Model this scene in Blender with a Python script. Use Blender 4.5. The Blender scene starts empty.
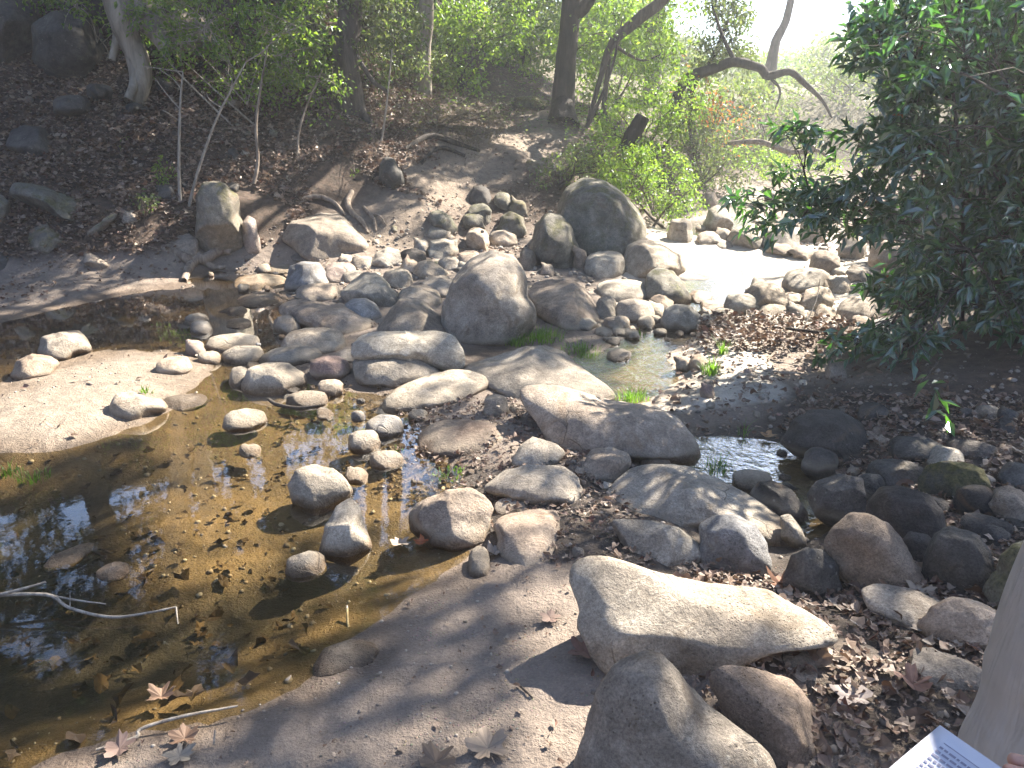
HAZE = 0.0045
EXPO = 2.5
SKY_STRENGTH = 0.066
import bpy, math, random
import numpy as np
from mathutils import Vector, noise
random.seed(7); RNG = np.random.default_rng(7)
SC = bpy.context.scene
COL = SC.collection
# ------------------------------------------------------------------ camera
CAMZ = 1.6; PITCH = math.radians(19.5); FPX = 800.0
CF = np.array([0, math.cos(PITCH), -math.sin(PITCH)]); CU = np.array([0, math.sin(PITCH), math.cos(PITCH)]); CR = np.array([1.0, 0, 0])
CP = np.array([0, 0, CAMZ])
def ray(px, py): return CF + (px - 512) / FPX * CR + (384 - py) / FPX * CU
def atY(px, py, Y):
    d = ray(px, py); return CP + d * (Y / d[1])
def atZ(px, py, z):
    d = ray(px, py); return CP + d * ((z - CAMZ) / d[2])
def project(P):
    P = np.asarray(P, float) - CP
    dep = P @ CF
    dep = np.where(np.abs(dep) < 1e-6, 1e-6, dep)
    return 512 + FPX * (P @ CR) / dep, 384 - FPX * (P @ CU) / dep, dep
cam = bpy.data.objects.new('camera', bpy.data.cameras.new('camera')); COL.objects.link(cam)
cam.location = CP; cam.rotation_euler = (math.pi / 2 - PITCH, 0, 0)
cam.data.sensor_width = 36; cam.data.lens = FPX / 1024 * 36; cam.data.clip_start = 0.05; cam.data.clip_end = 2000
SC.camera = cam
# ------------------------------------------------------------------ sun and sky
SUN_AZ = math.radians(46); SUN_EL = math.radians(41)
SD = np.array([math.sin(SUN_AZ) * math.cos(SUN_EL), math.cos(SUN_AZ) * math.cos(SUN_EL), math.sin(SUN_EL)])
w = bpy.data.worlds.new('World'); SC.world = w; w.use_nodes = True
nt = w.node_tree; nt.nodes.clear()
sky = nt.nodes.new('ShaderNodeTexSky'); sky.sky_type = 'NISHITA'; sky.sun_disc = False
sky.sun_elevation = SUN_EL; sky.sun_rotation = SUN_AZ; sky.air_density = 0.8; sky.dust_density = 0.05; sky.ozone_density = 4.0
bg = nt.nodes.new('ShaderNodeBackground'); bg.inputs[1].default_value = SKY_STRENGTH if 'SKY_STRENGTH' in globals() else 0.15
wo = nt.nodes.new('ShaderNodeOutputWorld'); nt.links.new(sky.outputs[0], bg.inputs[0]); nt.links.new(bg.outputs[0], wo.inputs[0])
sl = bpy.data.lights.new('sun', 'SUN'); sl.energy = 5.0; sl.angle = math.radians(0.53); sl.color = (1.0, 0.91, 0.78)
so = bpy.data.objects.new('sun', sl); COL.objects.link(so)
so.rotation_euler = Vector(-SD).to_track_quat('-Z', 'Y').to_euler(); so.location = (10, 10, 20)
SC.view_settings.view_transform = 'Standard'; SC.view_settings.look = 'None'; SC.view_settings.exposure = EXPO; SC.view_settings.gamma = 1.0; SC.view_settings.use_curve_mapping = False
SC.render.engine = 'CYCLES'
cy = SC.cycles; cy.max_bounces = 8; cy.diffuse_bounces = 4; cy.glossy_bounces = 3; cy.transmission_bounces = 4; cy.transparent_max_bounces = 8; cy.volume_bounces = 1
cy.sample_clamp_indirect = 6; cy.use_denoising = True; cy.volume_step_rate = 4
cy.caustics_reflective = False; cy.caustics_refractive = False
# ------------------------------------------------------------------ node material helper
class Mat:
    def __init__(s, name):
        s.m = bpy.data.materials.new(name); s.m.use_nodes = True; s.t = s.m.node_tree; s.t.nodes.clear()
        s.out = s.n('OutputMaterial')
    def n(s, t, **kw):
        nd = s.t.nodes.new('ShaderNode' + t)
        for k, v in kw.items():
            if k.startswith('i_'):
                key = k[2:]; key = int(key) if key.isdigit() else key.replace('_', ' ')
                s.set(nd.inputs[key], v)
            else: setattr(nd, k, v)
        return nd
    def set(s, sock, v):
        if isinstance(v, bpy.types.NodeSocket): s.t.links.new(v, sock)
        elif isinstance(v, tuple) and len(v) == 3 and sock.type == 'RGBA': sock.default_value = (*v, 1)
        else: sock.default_value = v
    def noise(s, vec, scale, detail=4, rough=0.55, dist=0.0):
        nd = s.n('TexNoise', i_Scale=scale, i_Detail=detail, i_Roughness=rough, i_Distortion=dist)
        if vec is not None: s.set(nd.inputs['Vector'], vec)
        return nd.outputs['Fac']
    def ramp(s, fac, stops, interp='LINEAR'):
        nd = s.n('ValToRGB'); s.set(nd.inputs[0], fac); cr = nd.color_ramp; cr.interpolation = interp
        while len(cr.elements) < len(stops): cr.elements.new(0.5)
        for e, (p, c) in zip(cr.elements, stops):
            e.position = p; e.color = (*c, 1) if isinstance(c, tuple) else (c, c, c, 1)
        return nd.outputs[0]
    def mix(s, fac, a, b, mode='MIX'):
        nd = s.n('Mix', data_type='RGBA', blend_type=mode)
        s.set(nd.inputs[0], fac); s.set(nd.inputs[6], a); s.set(nd.inputs[7], b); return nd.outputs[2]
    def math(s, op, a, b=0.0, c=None, clamp=False):
        nd = s.n('Math', operation=op, use_clamp=clamp); s.set(nd.inputs[0], a); s.set(nd.inputs[1], b)
        if c is not None: s.set(nd.inputs[2], c)
        return nd.outputs[0]
    def mrange(s, v, a, b, c=0.0, d=1.0):
        nd = s.n('MapRange'); 
        for i, x in enumerate((v, a, b, c, d)): s.set(nd.inputs[i], x)
        return nd.outputs[0]
    def bump(s, h, strength=0.5, dist=0.01, normal=None):
        nd = s.n('Bump', i_Strength=strength, i_Distance=dist, i_Height=h)
        if normal is not None: s.set(nd.inputs['Normal'], normal)
        return nd.outputs[0]
    def pos(s): return s.n('NewGeometry').outputs['Position']
    def z(s):
        nd = s.n('SeparateXYZ'); s.set(nd.inputs[0], s.pos()); return nd.outputs[2]
    def objvec(s):
        oi = s.n('ObjectInfo').outputs['Random']; tc = s.n('TexCoord').outputs['Object']
        cm = s.n('CombineXYZ'); v = s.math('MULTIPLY', oi, 57.0); s.set(cm.inputs[0], v); s.set(cm.inputs[2], s.math('MULTIPLY', oi, 31.0))
        va = s.n('VectorMath', operation='ADD'); s.set(va.inputs[0], tc); s.set(va.inputs[1], cm.outputs[0]); return va.outputs[0]
    def principled(s, **kw):
        p = s.n('BsdfPrincipled')
        for k, v in kw.items(): s.set(p.inputs[k.replace('_', ' ')], v)
        s.t.links.new(p.outputs[0], s.out.inputs[0]); return p

def rock_mat(name, light, mid, dark, moss=0.0, wetline=True, spots=0.3):
    M = Mat(name); v = M.objvec(); rnd = M.n('ObjectInfo').outputs['Random']
    big = M.noise(v, 3.0, 5, 0.6, 0.6)
    c = M.ramp(big, [(0.28, dark), (0.5, mid), (0.72, light)])
    med = M.noise(v, 17.0, 6, 0.7, 0.3)
    c = M.mix(0.62, c, M.ramp(med, [(0.3, 0.22), (0.5, 0.5), (0.72, 0.85)]), 'OVERLAY')
    gr = M.noise(v, 120.0, 5, 0.8)
    c = M.mix(0.55, c, M.ramp(gr, [(0.36, 0.18), (0.5, 0.5), (0.64, 0.8)]), 'OVERLAY')
    pv = M.n('TexVoronoi', i_Scale=85.0); M.set(pv.inputs['Vector'], v); pit = M.math('MULTIPLY', M.ramp(pv.outputs['Distance'], [(0.12, 1.0), (0.25, 0.0)]), M.ramp(M.noise(v, 8, 3), [(0.5, 0.0), (0.6, 1.0)]))
    c = M.mix(M.math('MULTIPLY', pit, 0.55), c, M.mix(1.0, c, (0.4, 0.36, 0.32), 'MULTIPLY'))
    # brown iron stains and small lichen spots
    st = M.ramp(M.noise(v, 5.5, 5, 0.65, 1.0), [(0.56, 0.0), (0.68, 1.0)])
    c = M.mix(M.math('MULTIPLY', st, 0.55), c, (0.19, 0.13, 0.075))
    vo = M.n('TexVoronoi', i_Scale=22.0); M.set(vo.inputs['Vector'], v)
    sp = M.ramp(vo.outputs['Distance'], [(0.08, 1.0), (0.17, 0.0)])
    keep = M.ramp(M.noise(v, 4.0, 3), [(0.5, 0.0), (0.62, spots)])
    c = M.mix(M.math('MULTIPLY', sp, keep), c, (0.62, 0.62, 0.55))
    if moss:
        mm = M.ramp(M.noise(v, 7.0, 6, 0.7), [(0.62 - moss * 0.25, 0.0), (0.72 - moss * 0.2, 1.0)])
        up = M.n('SeparateXYZ'); M.set(up.inputs[0], M.n('NewGeometry').outputs['Normal'])
        mm = M.math('MULTIPLY', mm, M.mrange(up.outputs[2], -0.1, 0.7))
        c = M.mix(mm, c, M.ramp(M.noise(v, 60, 3), [(0.3, (0.05, 0.055, 0.018)), (0.7, (0.19, 0.17, 0.07))]))
    # each stone has its own tone
    # see below
    hsv = M.n('HueSaturation', i_Hue=M.mrange(rnd, 0, 1, 0.487, 0.513), i_Saturation=M.mrange(rnd, 0, 1, 1.15, 0.7), i_Value=M.mrange(M.math('FRACT', M.math('MULTIPLY', rnd, 7.7)), 0, 1, 0.78, 1.15), i_Color=c)
    c = hsv.outputs[0]
    rough = 0.82
    if wetline:
        zz = M.math('ADD', M.z(), M.math('MULTIPLY', M.math('SUBTRACT', M.noise(M.pos(), 9, 3), 0.5), 0.05))
        silt = M.math('MULTIPLY', M.mrange(zz, 0.085, 0.05), M.mrange(zz, 0.02, 0.045)); c = M.mix(M.math('MULTIPLY', silt, 0.55), c, (0.33, 0.285, 0.22))
        wet = M.mrange(zz, 0.055, 0.015)
        c = M.mix(wet, c, M.mix(1.0, c, (0.42, 0.34, 0.26), 'MULTIPLY'))
        rough = M.mrange(wet, 0, 1, 0.85, 0.35)
    h1 = M.math('ADD', M.math('MULTIPLY', med, 0.6), M.math('MULTIPLY', gr, 0.22))
    cr = M.n('TexVoronoi', feature='DISTANCE_TO_EDGE', i_Scale=3.3); M.set(cr.inputs['Vector'], M.mix(0.3, v, M.n('TexNoise', i_Scale=4.0, i_Vector=v).outputs['Color'], 'ADD'))
    crack = M.ramp(cr.outputs['Distance'], [(0.0, 0.0), (0.012, 1.0)])
    crackmask = M.ramp(M.noise(v, 2.2, 2), [(0.6, 0.0), (0.68, 0.8)])
    crk = M.math('MULTIPLY', M.math('SUBTRACT', 1.0, crack), crackmask)
    h1 = M.math('SUBTRACT', M.math('SUBTRACT', h1, M.math('MULTIPLY', crk, 0.35)), M.math('MULTIPLY', pit, 0.25))
    c = M.mix(M.math('MULTIPLY', crk, 0.5), c, M.mix(1.0, c, (0.35, 0.3, 0.26), 'MULTIPLY'))
    p = M.principled(Base_Color=c, Roughness=rough, Normal=M.bump(h1, 1.0, 0.03)); p.inputs['Specular IOR Level'].default_value = 0.35
    return M.m
R = dict(
    pale=rock_mat('rock_pale', (0.48, 0.41, 0.32), (0.36, 0.3, 0.228), (0.235, 0.188, 0.142)),
    grey=rock_mat('rock_grey', (0.42, 0.362, 0.292), (0.305, 0.258, 0.205), (0.195, 0.16, 0.127)),
    blue=rock_mat('rock_blue_grey', (0.34, 0.335, 0.33), (0.245, 0.238, 0.235), (0.155, 0.147, 0.142)),
    tan=rock_mat('rock_tan', (0.43, 0.365, 0.29), (0.32, 0.265, 0.205), (0.2, 0.16, 0.125)),
    dark=rock_mat('rock_dark_shade', (0.15, 0.135, 0.12), (0.085, 0.077, 0.07), (0.04, 0.037, 0.034), spots=0.3),  # dark stone, with some of the surrounding deep shade put into its tones
    moss=rock_mat('rock_mossy', (0.31, 0.28, 0.22), (0.2, 0.18, 0.145), (0.11, 0.1, 0.08), moss=0.6),
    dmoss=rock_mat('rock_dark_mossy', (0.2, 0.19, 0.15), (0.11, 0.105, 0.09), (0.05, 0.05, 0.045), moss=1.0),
    red=rock_mat('rock_red', (0.4, 0.32, 0.27), (0.3, 0.225, 0.19), (0.19, 0.14, 0.12)),
    mud=rock_mat('rock_muddy', (0.27, 0.215, 0.165), (0.215, 0.165, 0.125), (0.16, 0.12, 0.092), spots=0.05),
)
def leaf_mat(name, cols, trans=0.4, rough=0.45, gloss=0.12, tcol=None, rnd='island'):
    M = Mat(name)
    r = M.n('NewGeometry').outputs['Random Per Island']
    n_ = len(cols)
    c = M.ramp(r, [(i / max(1, n_ - 1), k) for i, k in enumerate(cols)], 'LINEAR')
    c = M.mix(0.35, c, M.ramp(M.noise(M.pos(), 40.0, 2), [(0.3, 0.2), (0.7, 0.8)]), 'OVERLAY')
    d = M.n('BsdfDiffuse', i_Color=c); t = M.n('BsdfTranslucent')
    M.set(t.inputs[0], M.mix(0.75, c, tcol if tcol else (0.6, 0.75, 0.12), 'MIX') if tcol is not None else c)
    if tcol is not None:
        M.set(t.inputs[0], M.mix(1.0, M.mix(1.0, c, tcol, 'MULTIPLY'), (1, 1, 1), 'MULTIPLY'))
    m1 = M.n('MixShader', i_0=trans); M.set(m1.inputs[1], d.outputs[0]); M.set(m1.inputs[2], t.outputs[0])
    g = M.n('BsdfGlossy', i_Roughness=rough, i_Color=(0.9, 0.95, 1.0)); ge = M.n('NewGeometry'); dt = M.n('VectorMath', operation='DOT_PRODUCT'); M.set(dt.inputs[0], ge.outputs['Normal']); M.set(dt.inputs[1], ge.outputs['Incoming'])
    cs = M.math('SUBTRACT', 1.0, M.math('ABSOLUTE', dt.outputs['Value']), clamp=True)
    fm = M.math('MULTIPLY', M.math('ADD', 0.045, M.math('MULTIPLY', M.math('POWER', cs, 4.0), 0.5)), gloss * 8)
    m2 = M.n('MixShader'); M.set(m2.inputs[0], M.math('MINIMUM', fm, 0.6)); M.set(m2.inputs[1], m1.outputs[0]); M.set(m2.inputs[2], g.outputs[0])
    M.t.links.new(m2.outputs[0], M.out.inputs[0]); return M.m
L = dict(
    laurel=leaf_mat('leaf_laurel', [(0.02, 0.048, 0.024), (0.033, 0.08, 0.034), (0.06, 0.12, 0.035), (0.035, 0.07, 0.042)], 0.34, 0.28, 0.3, (2.6, 3.6, 1.0)),
    canopy=leaf_mat('leaf_canopy', [(0.03, 0.06, 0.02), (0.05, 0.09, 0.02), (0.08, 0.10, 0.025)], 0.25, 0.5, 0.06, (1.6, 2.0, 0.6)),
    bright=leaf_mat('leaf_bright', [(0.075, 0.125, 0.03), (0.13, 0.19, 0.045), (0.2, 0.24, 0.06), (0.1, 0.15, 0.035)], 0.5, 0.45, 0.08, (1.8, 2.2, 0.8)),
    olive=leaf_mat('leaf_olive', [(0.07, 0.11, 0.035), (0.12, 0.16, 0.06), (0.16, 0.17, 0.08), (0.06, 0.09, 0.03)], 0.45, 0.5, 0.07, (1.8, 2.0, 1.0)),
    orange=leaf_mat('leaf_orange', [(0.35, 0.12, 0.03), (0.45, 0.2, 0.05), (0.3, 0.08, 0.03), (0.5, 0.3, 0.1)], 0.5, 0.5, 0.05, (1.4, 1.3, 1.0)),
    litter=leaf_mat('leaf_litter', [(0.075, 0.045, 0.03), (0.17, 0.11, 0.075), (0.26, 0.19, 0.14), (0.11, 0.065, 0.045), (0.34, 0.28, 0.22), (0.13, 0.06, 0.04)], 0.1, 0.6, 0.06, (1.2, 1.0, 0.8)),
    sunk=leaf_mat('leaf_sunken', [(0.04, 0.026, 0.015), (0.07, 0.045, 0.024), (0.11, 0.075, 0.042), (0.05, 0.033, 0.02)], 0.05, 0.6, 0.02, (1.0, 1.0, 1.0)),
    brush=leaf_mat('leaf_brush', [(0.06, 0.045, 0.03), (0.12, 0.095, 0.06), (0.09, 0.085, 0.04), (0.2, 0.16, 0.11)], 0.25, 0.7, 0.04, (1.2, 1.2, 0.9)),
    grass=leaf_mat('leaf_grass', [(0.07, 0.14, 0.025), (0.12, 0.22, 0.04), (0.17, 0.27, 0.06)], 0.45, 0.45, 0.06, (1.6, 1.8, 0.8)),
    twigdry=leaf_mat('leaf_dry_twig', [(0.16, 0.12, 0.09), (0.26, 0.21, 0.16), (0.1, 0.075, 0.055)], 0.0, 0.7, 0.03, (1.0, 1.0, 1.0)),
)
def bark_mat(name, a, b, vs=14.0, strength=0.8):
    M = Mat(name); v = M.n('TexCoord').outputs['Object']
    mp = M.n('Mapping', i_Scale=(1, 1, 0.18)); M.set(mp.inputs[0], v)
    n1 = M.noise(mp.outputs[0], vs, 6, 0.7, 0.8); n2 = M.noise(v, 3.0, 4)
    c = M.mix(n2, M.ramp(n1, [(0.3, a), (0.7, b)]), M.ramp(n1, [(0.35, tuple(x * 0.6 for x in a)), (0.7, tuple(x * 0.85 for x in b))]))
    M.principled(Base_Color=c, Roughness=0.9, Normal=M.bump(n1, strength, 0.03)); return M.m
B = dict(oak=bark_mat('bark_oak', (0.04, 0.032, 0.027), (0.15, 0.12, 0.1)), pale=bark_mat('bark_pale', (0.17, 0.14, 0.11), (0.42, 0.37, 0.3), 9, 0.5),
         dark=bark_mat('bark_dark', (0.02, 0.016, 0.013), (0.07, 0.055, 0.045)), twig=bark_mat('bark_twig', (0.22, 0.18, 0.14), (0.5, 0.45, 0.38), 30, 0.4),
         root=bark_mat('bark_root', (0.13, 0.09, 0.065), (0.4, 0.33, 0.26), 18, 0.7))
# ------------------------------------------------------------------ mesh helpers
def fast_mesh(name, V, F, smooth=False):
    """V: (n,3); F: (m,k) uniform polygons"""
    V = np.asarray(V, np.float32); F = np.asarray(F, np.int32); m, k = F.shape
    me = bpy.data.meshes.new(name); me.vertices.add(len(V)); me.vertices.foreach_set('co', V.ravel())
    me.loops.add(m * k); me.loops.foreach_set('vertex_index', F.ravel())
    me.polygons.add(m); me.polygons.foreach_set('loop_start', np.arange(m, dtype=np.int32) * k)
    me.polygons.foreach_set('use_smooth', np.full(m, smooth, bool))
    me.update(calc_edges=True); return me
def link(name, me, mat=None, parent=None, loc=(0, 0, 0)):
    o = bpy.data.objects.new(name, me); COL.objects.link(o)
    if mat is not None and me is not None: me.materials.append(mat)
    if parent is not None: o.parent = parent
    o.location = loc; return o
def tag(o, label=None, cat=None, group=None, kind=None):
    if label: o['label'] = label
    if cat: o['category'] = cat
    if group: o['group'] = group
    if kind: o['kind'] = kind
    return o
def empty(name, loc, label, cat, group=None):
    o = bpy.data.objects.new(name, None); COL.objects.link(o); o.location = loc; o.empty_display_size = 0.1
    return tag(o, label, cat, group)
class MB:
    def __init__(s): s.v = []; s.f = []; s.n = 0
    def add(s, V, F):
        V = np.asarray(V, float); F = np.asarray(F, int) + s.n; s.v.append(V); s.f.append(F); s.n += len(V)
    def tube(s, pts, rad, seg=8, wob=0.0, cap=True):
        pts = np.asarray(pts, float); n = len(pts); rad = np.broadcast_to(np.asarray(rad, float), (n,)) if np.ndim(rad) else np.full(n, rad)
        tan = np.gradient(pts, axis=0); tan /= np.linalg.norm(tan, axis=1)[:, None] + 1e-9
        ref = np.array([0.31, 0.17, 0.93]) if abs(tan[0][2]) < 0.8 else np.array([0.93, 0.2, 0.1])
        a = np.cross(tan, ref); a /= np.linalg.norm(a, axis=1)[:, None] + 1e-9; b = np.cross(tan, a)
        th = np.arange(seg) * 2 * math.pi / seg
        r = rad[:, None] * (1 + (wob * (RNG.random((n, seg)) - 0.5) if wob else 0))
        V = pts[:, None, :] + r[..., None] * (np.cos(th)[None, :, None] * a[:, None, :] + np.sin(th)[None, :, None] * b[:, None, :])
        V = V.reshape(-1, 3); i = np.arange(n - 1)[:, None] * seg; j = np.arange(seg)[None, :]; j2 = (j + 1) % seg
        F = np.stack([i + j, i + j2, i + seg + j2, i + seg + j], -1).reshape(-1, 4)
        s.add(V, F)
    def build(s, name, mat, parent=None, origin=(0, 0, 0), smooth=True):
        V = np.concatenate(s.v) - np.asarray(origin); F = np.concatenate(s.f)
        return link(name, fast_mesh(name, V, F, smooth), mat, parent, (0, 0, 0) if parent is not None else origin)
def curve(ctrl, n=14):
    """Catmull-Rom through control points"""
    P = np.asarray(ctrl, float); P = np.vstack([2 * P[0] - P[1], P, 2 * P[-1] - P[-2]]); out = []
    k = len(P) - 3; t = np.linspace(0, k - 1e-6, n)
    for x in t:
        i = int(x); u = x - i; p0, p1, p2, p3 = P[i:i + 4]
        out.append(0.5 * ((2 * p1) + (-p0 + p2) * u + (2 * p0 - 5 * p1 + 4 * p2 - p3) * u * u + (-p0 + 3 * p1 - 3 * p2 + p3) * u ** 3))
    return np.array(out)
def in_poly(px, py, poly):
    px = np.asarray(px, float); py = np.asarray(py, float); ins = np.zeros(px.shape, bool); n = len(poly)
    for i in range(n):
        x1, y1 = poly[i]; x2, y2 = poly[(i + 1) % n]
        c = ((y1 > py) != (y2 > py)) & (px < (x2 - x1) * (py - y1) / ((y2 - y1) if y2 != y1 else 1e-9) + x1)
        ins ^= c
    return ins
# ------------------------------------------------------------------ terrain
CTRL = []
def cz(px, py, z): p = atZ(px, py, z); CTRL.append((p[0], p[1], z))
def cy_(px, py, Y): p = atY(px, py, Y); CTRL.append((p[0], p[1], p[2]))
def cw(x, y, z): CTRL.append((x, y, z))
# pool bed and shore; shallower at the sunlit patches to keep them lighter
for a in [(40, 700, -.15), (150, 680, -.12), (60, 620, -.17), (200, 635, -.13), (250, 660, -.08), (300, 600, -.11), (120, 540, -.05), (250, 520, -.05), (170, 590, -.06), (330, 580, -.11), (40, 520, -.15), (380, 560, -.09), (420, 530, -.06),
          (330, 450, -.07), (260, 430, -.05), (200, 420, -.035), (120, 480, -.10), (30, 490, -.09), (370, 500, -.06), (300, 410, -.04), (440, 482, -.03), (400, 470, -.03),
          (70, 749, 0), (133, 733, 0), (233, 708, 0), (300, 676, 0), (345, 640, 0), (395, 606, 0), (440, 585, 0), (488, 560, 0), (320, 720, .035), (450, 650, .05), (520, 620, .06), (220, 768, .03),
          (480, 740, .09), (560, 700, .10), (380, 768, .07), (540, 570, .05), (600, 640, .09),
          # sand bar
          (0, 420, .035), (60, 400, .05), (120, 385, .045), (180, 368, .03), (0, 452, 0), (60, 452, 0), (110, 436, 0), (160, 418, 0), (190, 398, 0), (215, 372, 0), (200, 350, 0), (120, 352, 0.005), (50, 362, 0), (0, 385, 0),
          # upper pool
          (20, 345, -.03), (120, 325, -.05), (60, 322, -.02), (200, 325, -.06), (260, 320, -.05), (250, 345, -.05), (200, 300, -.03), (300, 345, -.02), (230, 285, -.015), (215, 272, -.012), (260, 385, -.04),
          # mud bank
          (0, 322, .0), (60, 308, 0), (120, 296, 0), (0, 295, .07), (80, 285, .08), (150, 272, .08), (180, 285, .01), (0, 265, .16), (100, 262, .15), (270, 262, .06), (330, 268, .06),
          # between the rocks
          (420, 380, .02), (330, 300, .04), (300, 375, .01), (380, 330, .05), (460, 440, .04), (500, 480, .04), (560, 500, .06), (580, 540, .07), (600, 480, .06), (540, 360, .02), (500, 350, .01), (560, 335, .03), (420, 290, .06), (440, 262, .1), (540, 275, .09),
          (480, 560, .02), (500, 520, .03), (400, 410, .0), (400, 435, -.015),
          # creek on the right
          (640, 375, -.05), (620, 390, -.05), (650, 345, -.04), (690, 325, -.02), (600, 345, .02), (610, 330, .03), (640, 318, .0), (720, 292, -.03), (750, 290, -.03), (695, 300, -.01), (720, 305, .01), (780, 300, .05),
          (700, 262, .05), (780, 258, .07), (660, 262, .08), (740, 240, .1), (840, 260, .1), (900, 235, .14), (960, 275, .2), (900, 300, .12), (1020, 320, .3), (850, 320, .06), (900, 262, .13), (840, 235, .12),
          (730, 360, .08), (760, 390, .07), (690, 395, .04), (690, 420, .02), (800, 370, .08), (740, 335, .07), (690, 350, .02),
          (730, 465, -.06), (790, 480, -.06), (770, 455, -.04), (700, 455, -.03), (815, 505, -.05), (810, 530, -.03), (760, 440, 0), (830, 425, .04), (820, 460, .02),
          (880, 440, .12), (960, 440, .18), (1010, 450, .2), (900, 510, .1), (860, 540, .08), (960, 560, .14), (1020, 600, .18), (900, 620, .13), (830, 600, .09), (760, 590, .07), (720, 545, .05),
          (700, 700, .12), (850, 700, .13), (850, 768, .13), (960, 700, .15), (640, 740, .1), (760, 650, .19), (800, 636, .17), (715, 668, .16), (845, 632, .13), (860, 400, .14), (930, 390, .2), (1000, 390, .26), (880, 340, .12)]: cz(*a)
# left hillside, path, right bank, far ground
for a in [(-60, 230, 7.6), (0, 235, 7.6), (90, 235, 7.7), (170, 240, 7.9), (250, 245, 8.1), (330, 240, 8.4), (0, 190, 8.3), (100, 190, 8.4), (200, 190, 8.7), (290, 200, 8.9), (0, 140, 9.0), (100, 135, 9.2), (200, 130, 9.6), (290, 130, 10.1),
          (0, 80, 9.8), (100, 75, 10.1), (200, 75, 10.5), (300, 75, 11.1), (0, 20, 10.4), (100, 15, 10.8), (200, 10, 11.4), (-150, 100, 9.4), (300, 20, 12.2), (100, -40, 11.6), (250, -40, 13), (-100, -40, 11),
          (350, 195, 9.3), (370, 150, 10.0), (400, 118, 11.2), (350, 105, 11.0), (440, 100, 12.8), (460, 150, 10.9), (390, 60, 13.5),
          (410, 215, 9.0), (380, 235, 8.7), (440, 185, 9.9), (470, 165, 10.7), (520, 146, 11.6), (550, 130, 12.5), (562, 116, 13.2), (540, 108, 14.2), (500, 108, 13.6), (600, 112, 14.5), (540, 180, 10.6), (500, 205, 9.7), (470, 235, 9.0), (540, 225, 9.4),
          (590, 150, 12.2), (630, 150, 13.4), (600, 200, 10.6), (650, 225, 10.6), (690, 225, 11.4), (670, 180, 12.6), (720, 190, 14), (800, 222, 10.6), (760, 205, 14), (860, 200, 12), (800, 170, 18), (740, 160, 18), (900, 170, 15), (1080, 330, 5.8)]: cy_(*a)
for a in [(2.2, 2.2, .2), (3, 3, .3), (3.2, 1, .3), (1.5, .5, .18), (0, .5, .12), (-1.5, .6, .06), (-3, 1.5, .0), (-3.5, 3, -.1), (-5.5, 4.5, .0), (-5, 1.5, .1), (-7, 5.5, .25), (-9, 6.5, 1.4), (-12, 8, 3.6), (-16, 6, 6), (-10, 0, 1.5), (0, -3, .25), (5, -3, .6), (-5, -3, .4),
          (4.5, 4.5, .45), (6, 6, .8), (8, 3, 1.3), (7, 9, .9), (9, 12, 1.2), (14, 8, 3), (16, 0, 5), (-10, 12, 5), (-6, 15, 5.4), (-3, 18, 4.6), (0, 20, 2.6), (-8, 25, 8), (3, 22, 1.9), (7, 20, 1.2), (12, 20, 2.2), (20, 20, 4),
          (-14, 18, 8), (0, 32, 4.0), (10, 32, 1.7), (22, 34, 4), (-20, 30, 12), (8, 48, 2.6), (-8, 45, 9), (24, 48, 4.5), (40, 30, 14), (38, 5, 14), (-38, 20, 18), (-35, -5, 14), (10, -14, 3), (-12, -14, 4), (38, 58, 9), (12, 58, 3.4), (-15, 58, 13), (-38, 55, 20)]: cw(*a)
CT = np.array(CTRL)
def _tps_k(r2): return np.where(r2 > 1e-12, 0.5 * r2 * np.log(r2 + 1e-12), 0.0)
_n = len(CT); _d2 = ((CT[:, None, :2] - CT[None, :, :2]) ** 2).sum(-1)
_A = np.zeros((_n + 3, _n + 3)); _A[:_n, :_n] = _tps_k(_d2) + np.eye(_n) * 0.02; _A[:_n, _n] = 1; _A[:_n, _n + 1:] = CT[:, :2]; _A[_n:, :_n] = _A[:_n, _n:].T
_W = np.linalg.solve(_A, np.concatenate([CT[:, 2], [0, 0, 0]]))
def tps(x, y):
    x = np.clip(np.asarray(x, float), -40, 40); y = np.clip(np.asarray(y, float), -15, 60); sh = x.shape; x = x.ravel(); y = y.ravel(); out = np.empty(len(x))
    for i in range(0, len(x), 20000):
        X = x[i:i + 20000]; Y = y[i:i + 20000]
        r2 = (X[:, None] - CT[None, :, 0]) ** 2 + (Y[:, None] - CT[None, :, 1]) ** 2
        out[i:i + 20000] = _tps_k(r2) @ _W[:_n] + _W[_n] + _W[_n + 1] * X + _W[_n + 2] * Y
    return out.reshape(sh)
def axis(lo, hi, f0, f1, step, grow=1.12, big=4.0):
    a = list(np.arange(f0, f1 + 1e-9, step)); s = step; x = f1
    while x < hi: s = min(s * grow, big); x += s; a.append(x)
    s = step; x = f0; pre = []
    while x > lo: s = min(s * grow, big); x -= s; pre.append(x)
    return np.array(pre[::-1] + a)
GX = axis(-120, 120, -5.2, 4.2, 0.035, 1.05, 5); GY = axis(-40, 150, 1.0, 9.6, 0.035, 1.05, 5)
XX, YY = np.meshgrid(GX, GY); ZZ = tps(XX, YY)
rough_amp = np.clip((ZZ - 0.12) * 0.12, 0.004, 0.07)
def fbm_grid(x, y, s, oc=4, seed=0):
    tot = 0; amp = 1; r = np.random.default_rng(seed)
    for o in range(oc):
        for k in range(5):
            th = r.random() * 6.283; ph = r.random() * 6.283; f = s * (2 ** o) * (0.7 + 0.6 * r.random()); q = r.random() * 6.283
            tot = tot + amp / 5 * np.sin(f * (x * math.cos(th) + y * math.sin(th)) + ph + 1.3 * np.sin(f * 0.6 * (x * math.cos(q) - y * math.sin(q))))
        amp *= 0.55
    return tot
rough_amp = np.maximum(rough_amp, np.where((XX > 0.35) & (YY < 10), 0.016, 0.008))
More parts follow.
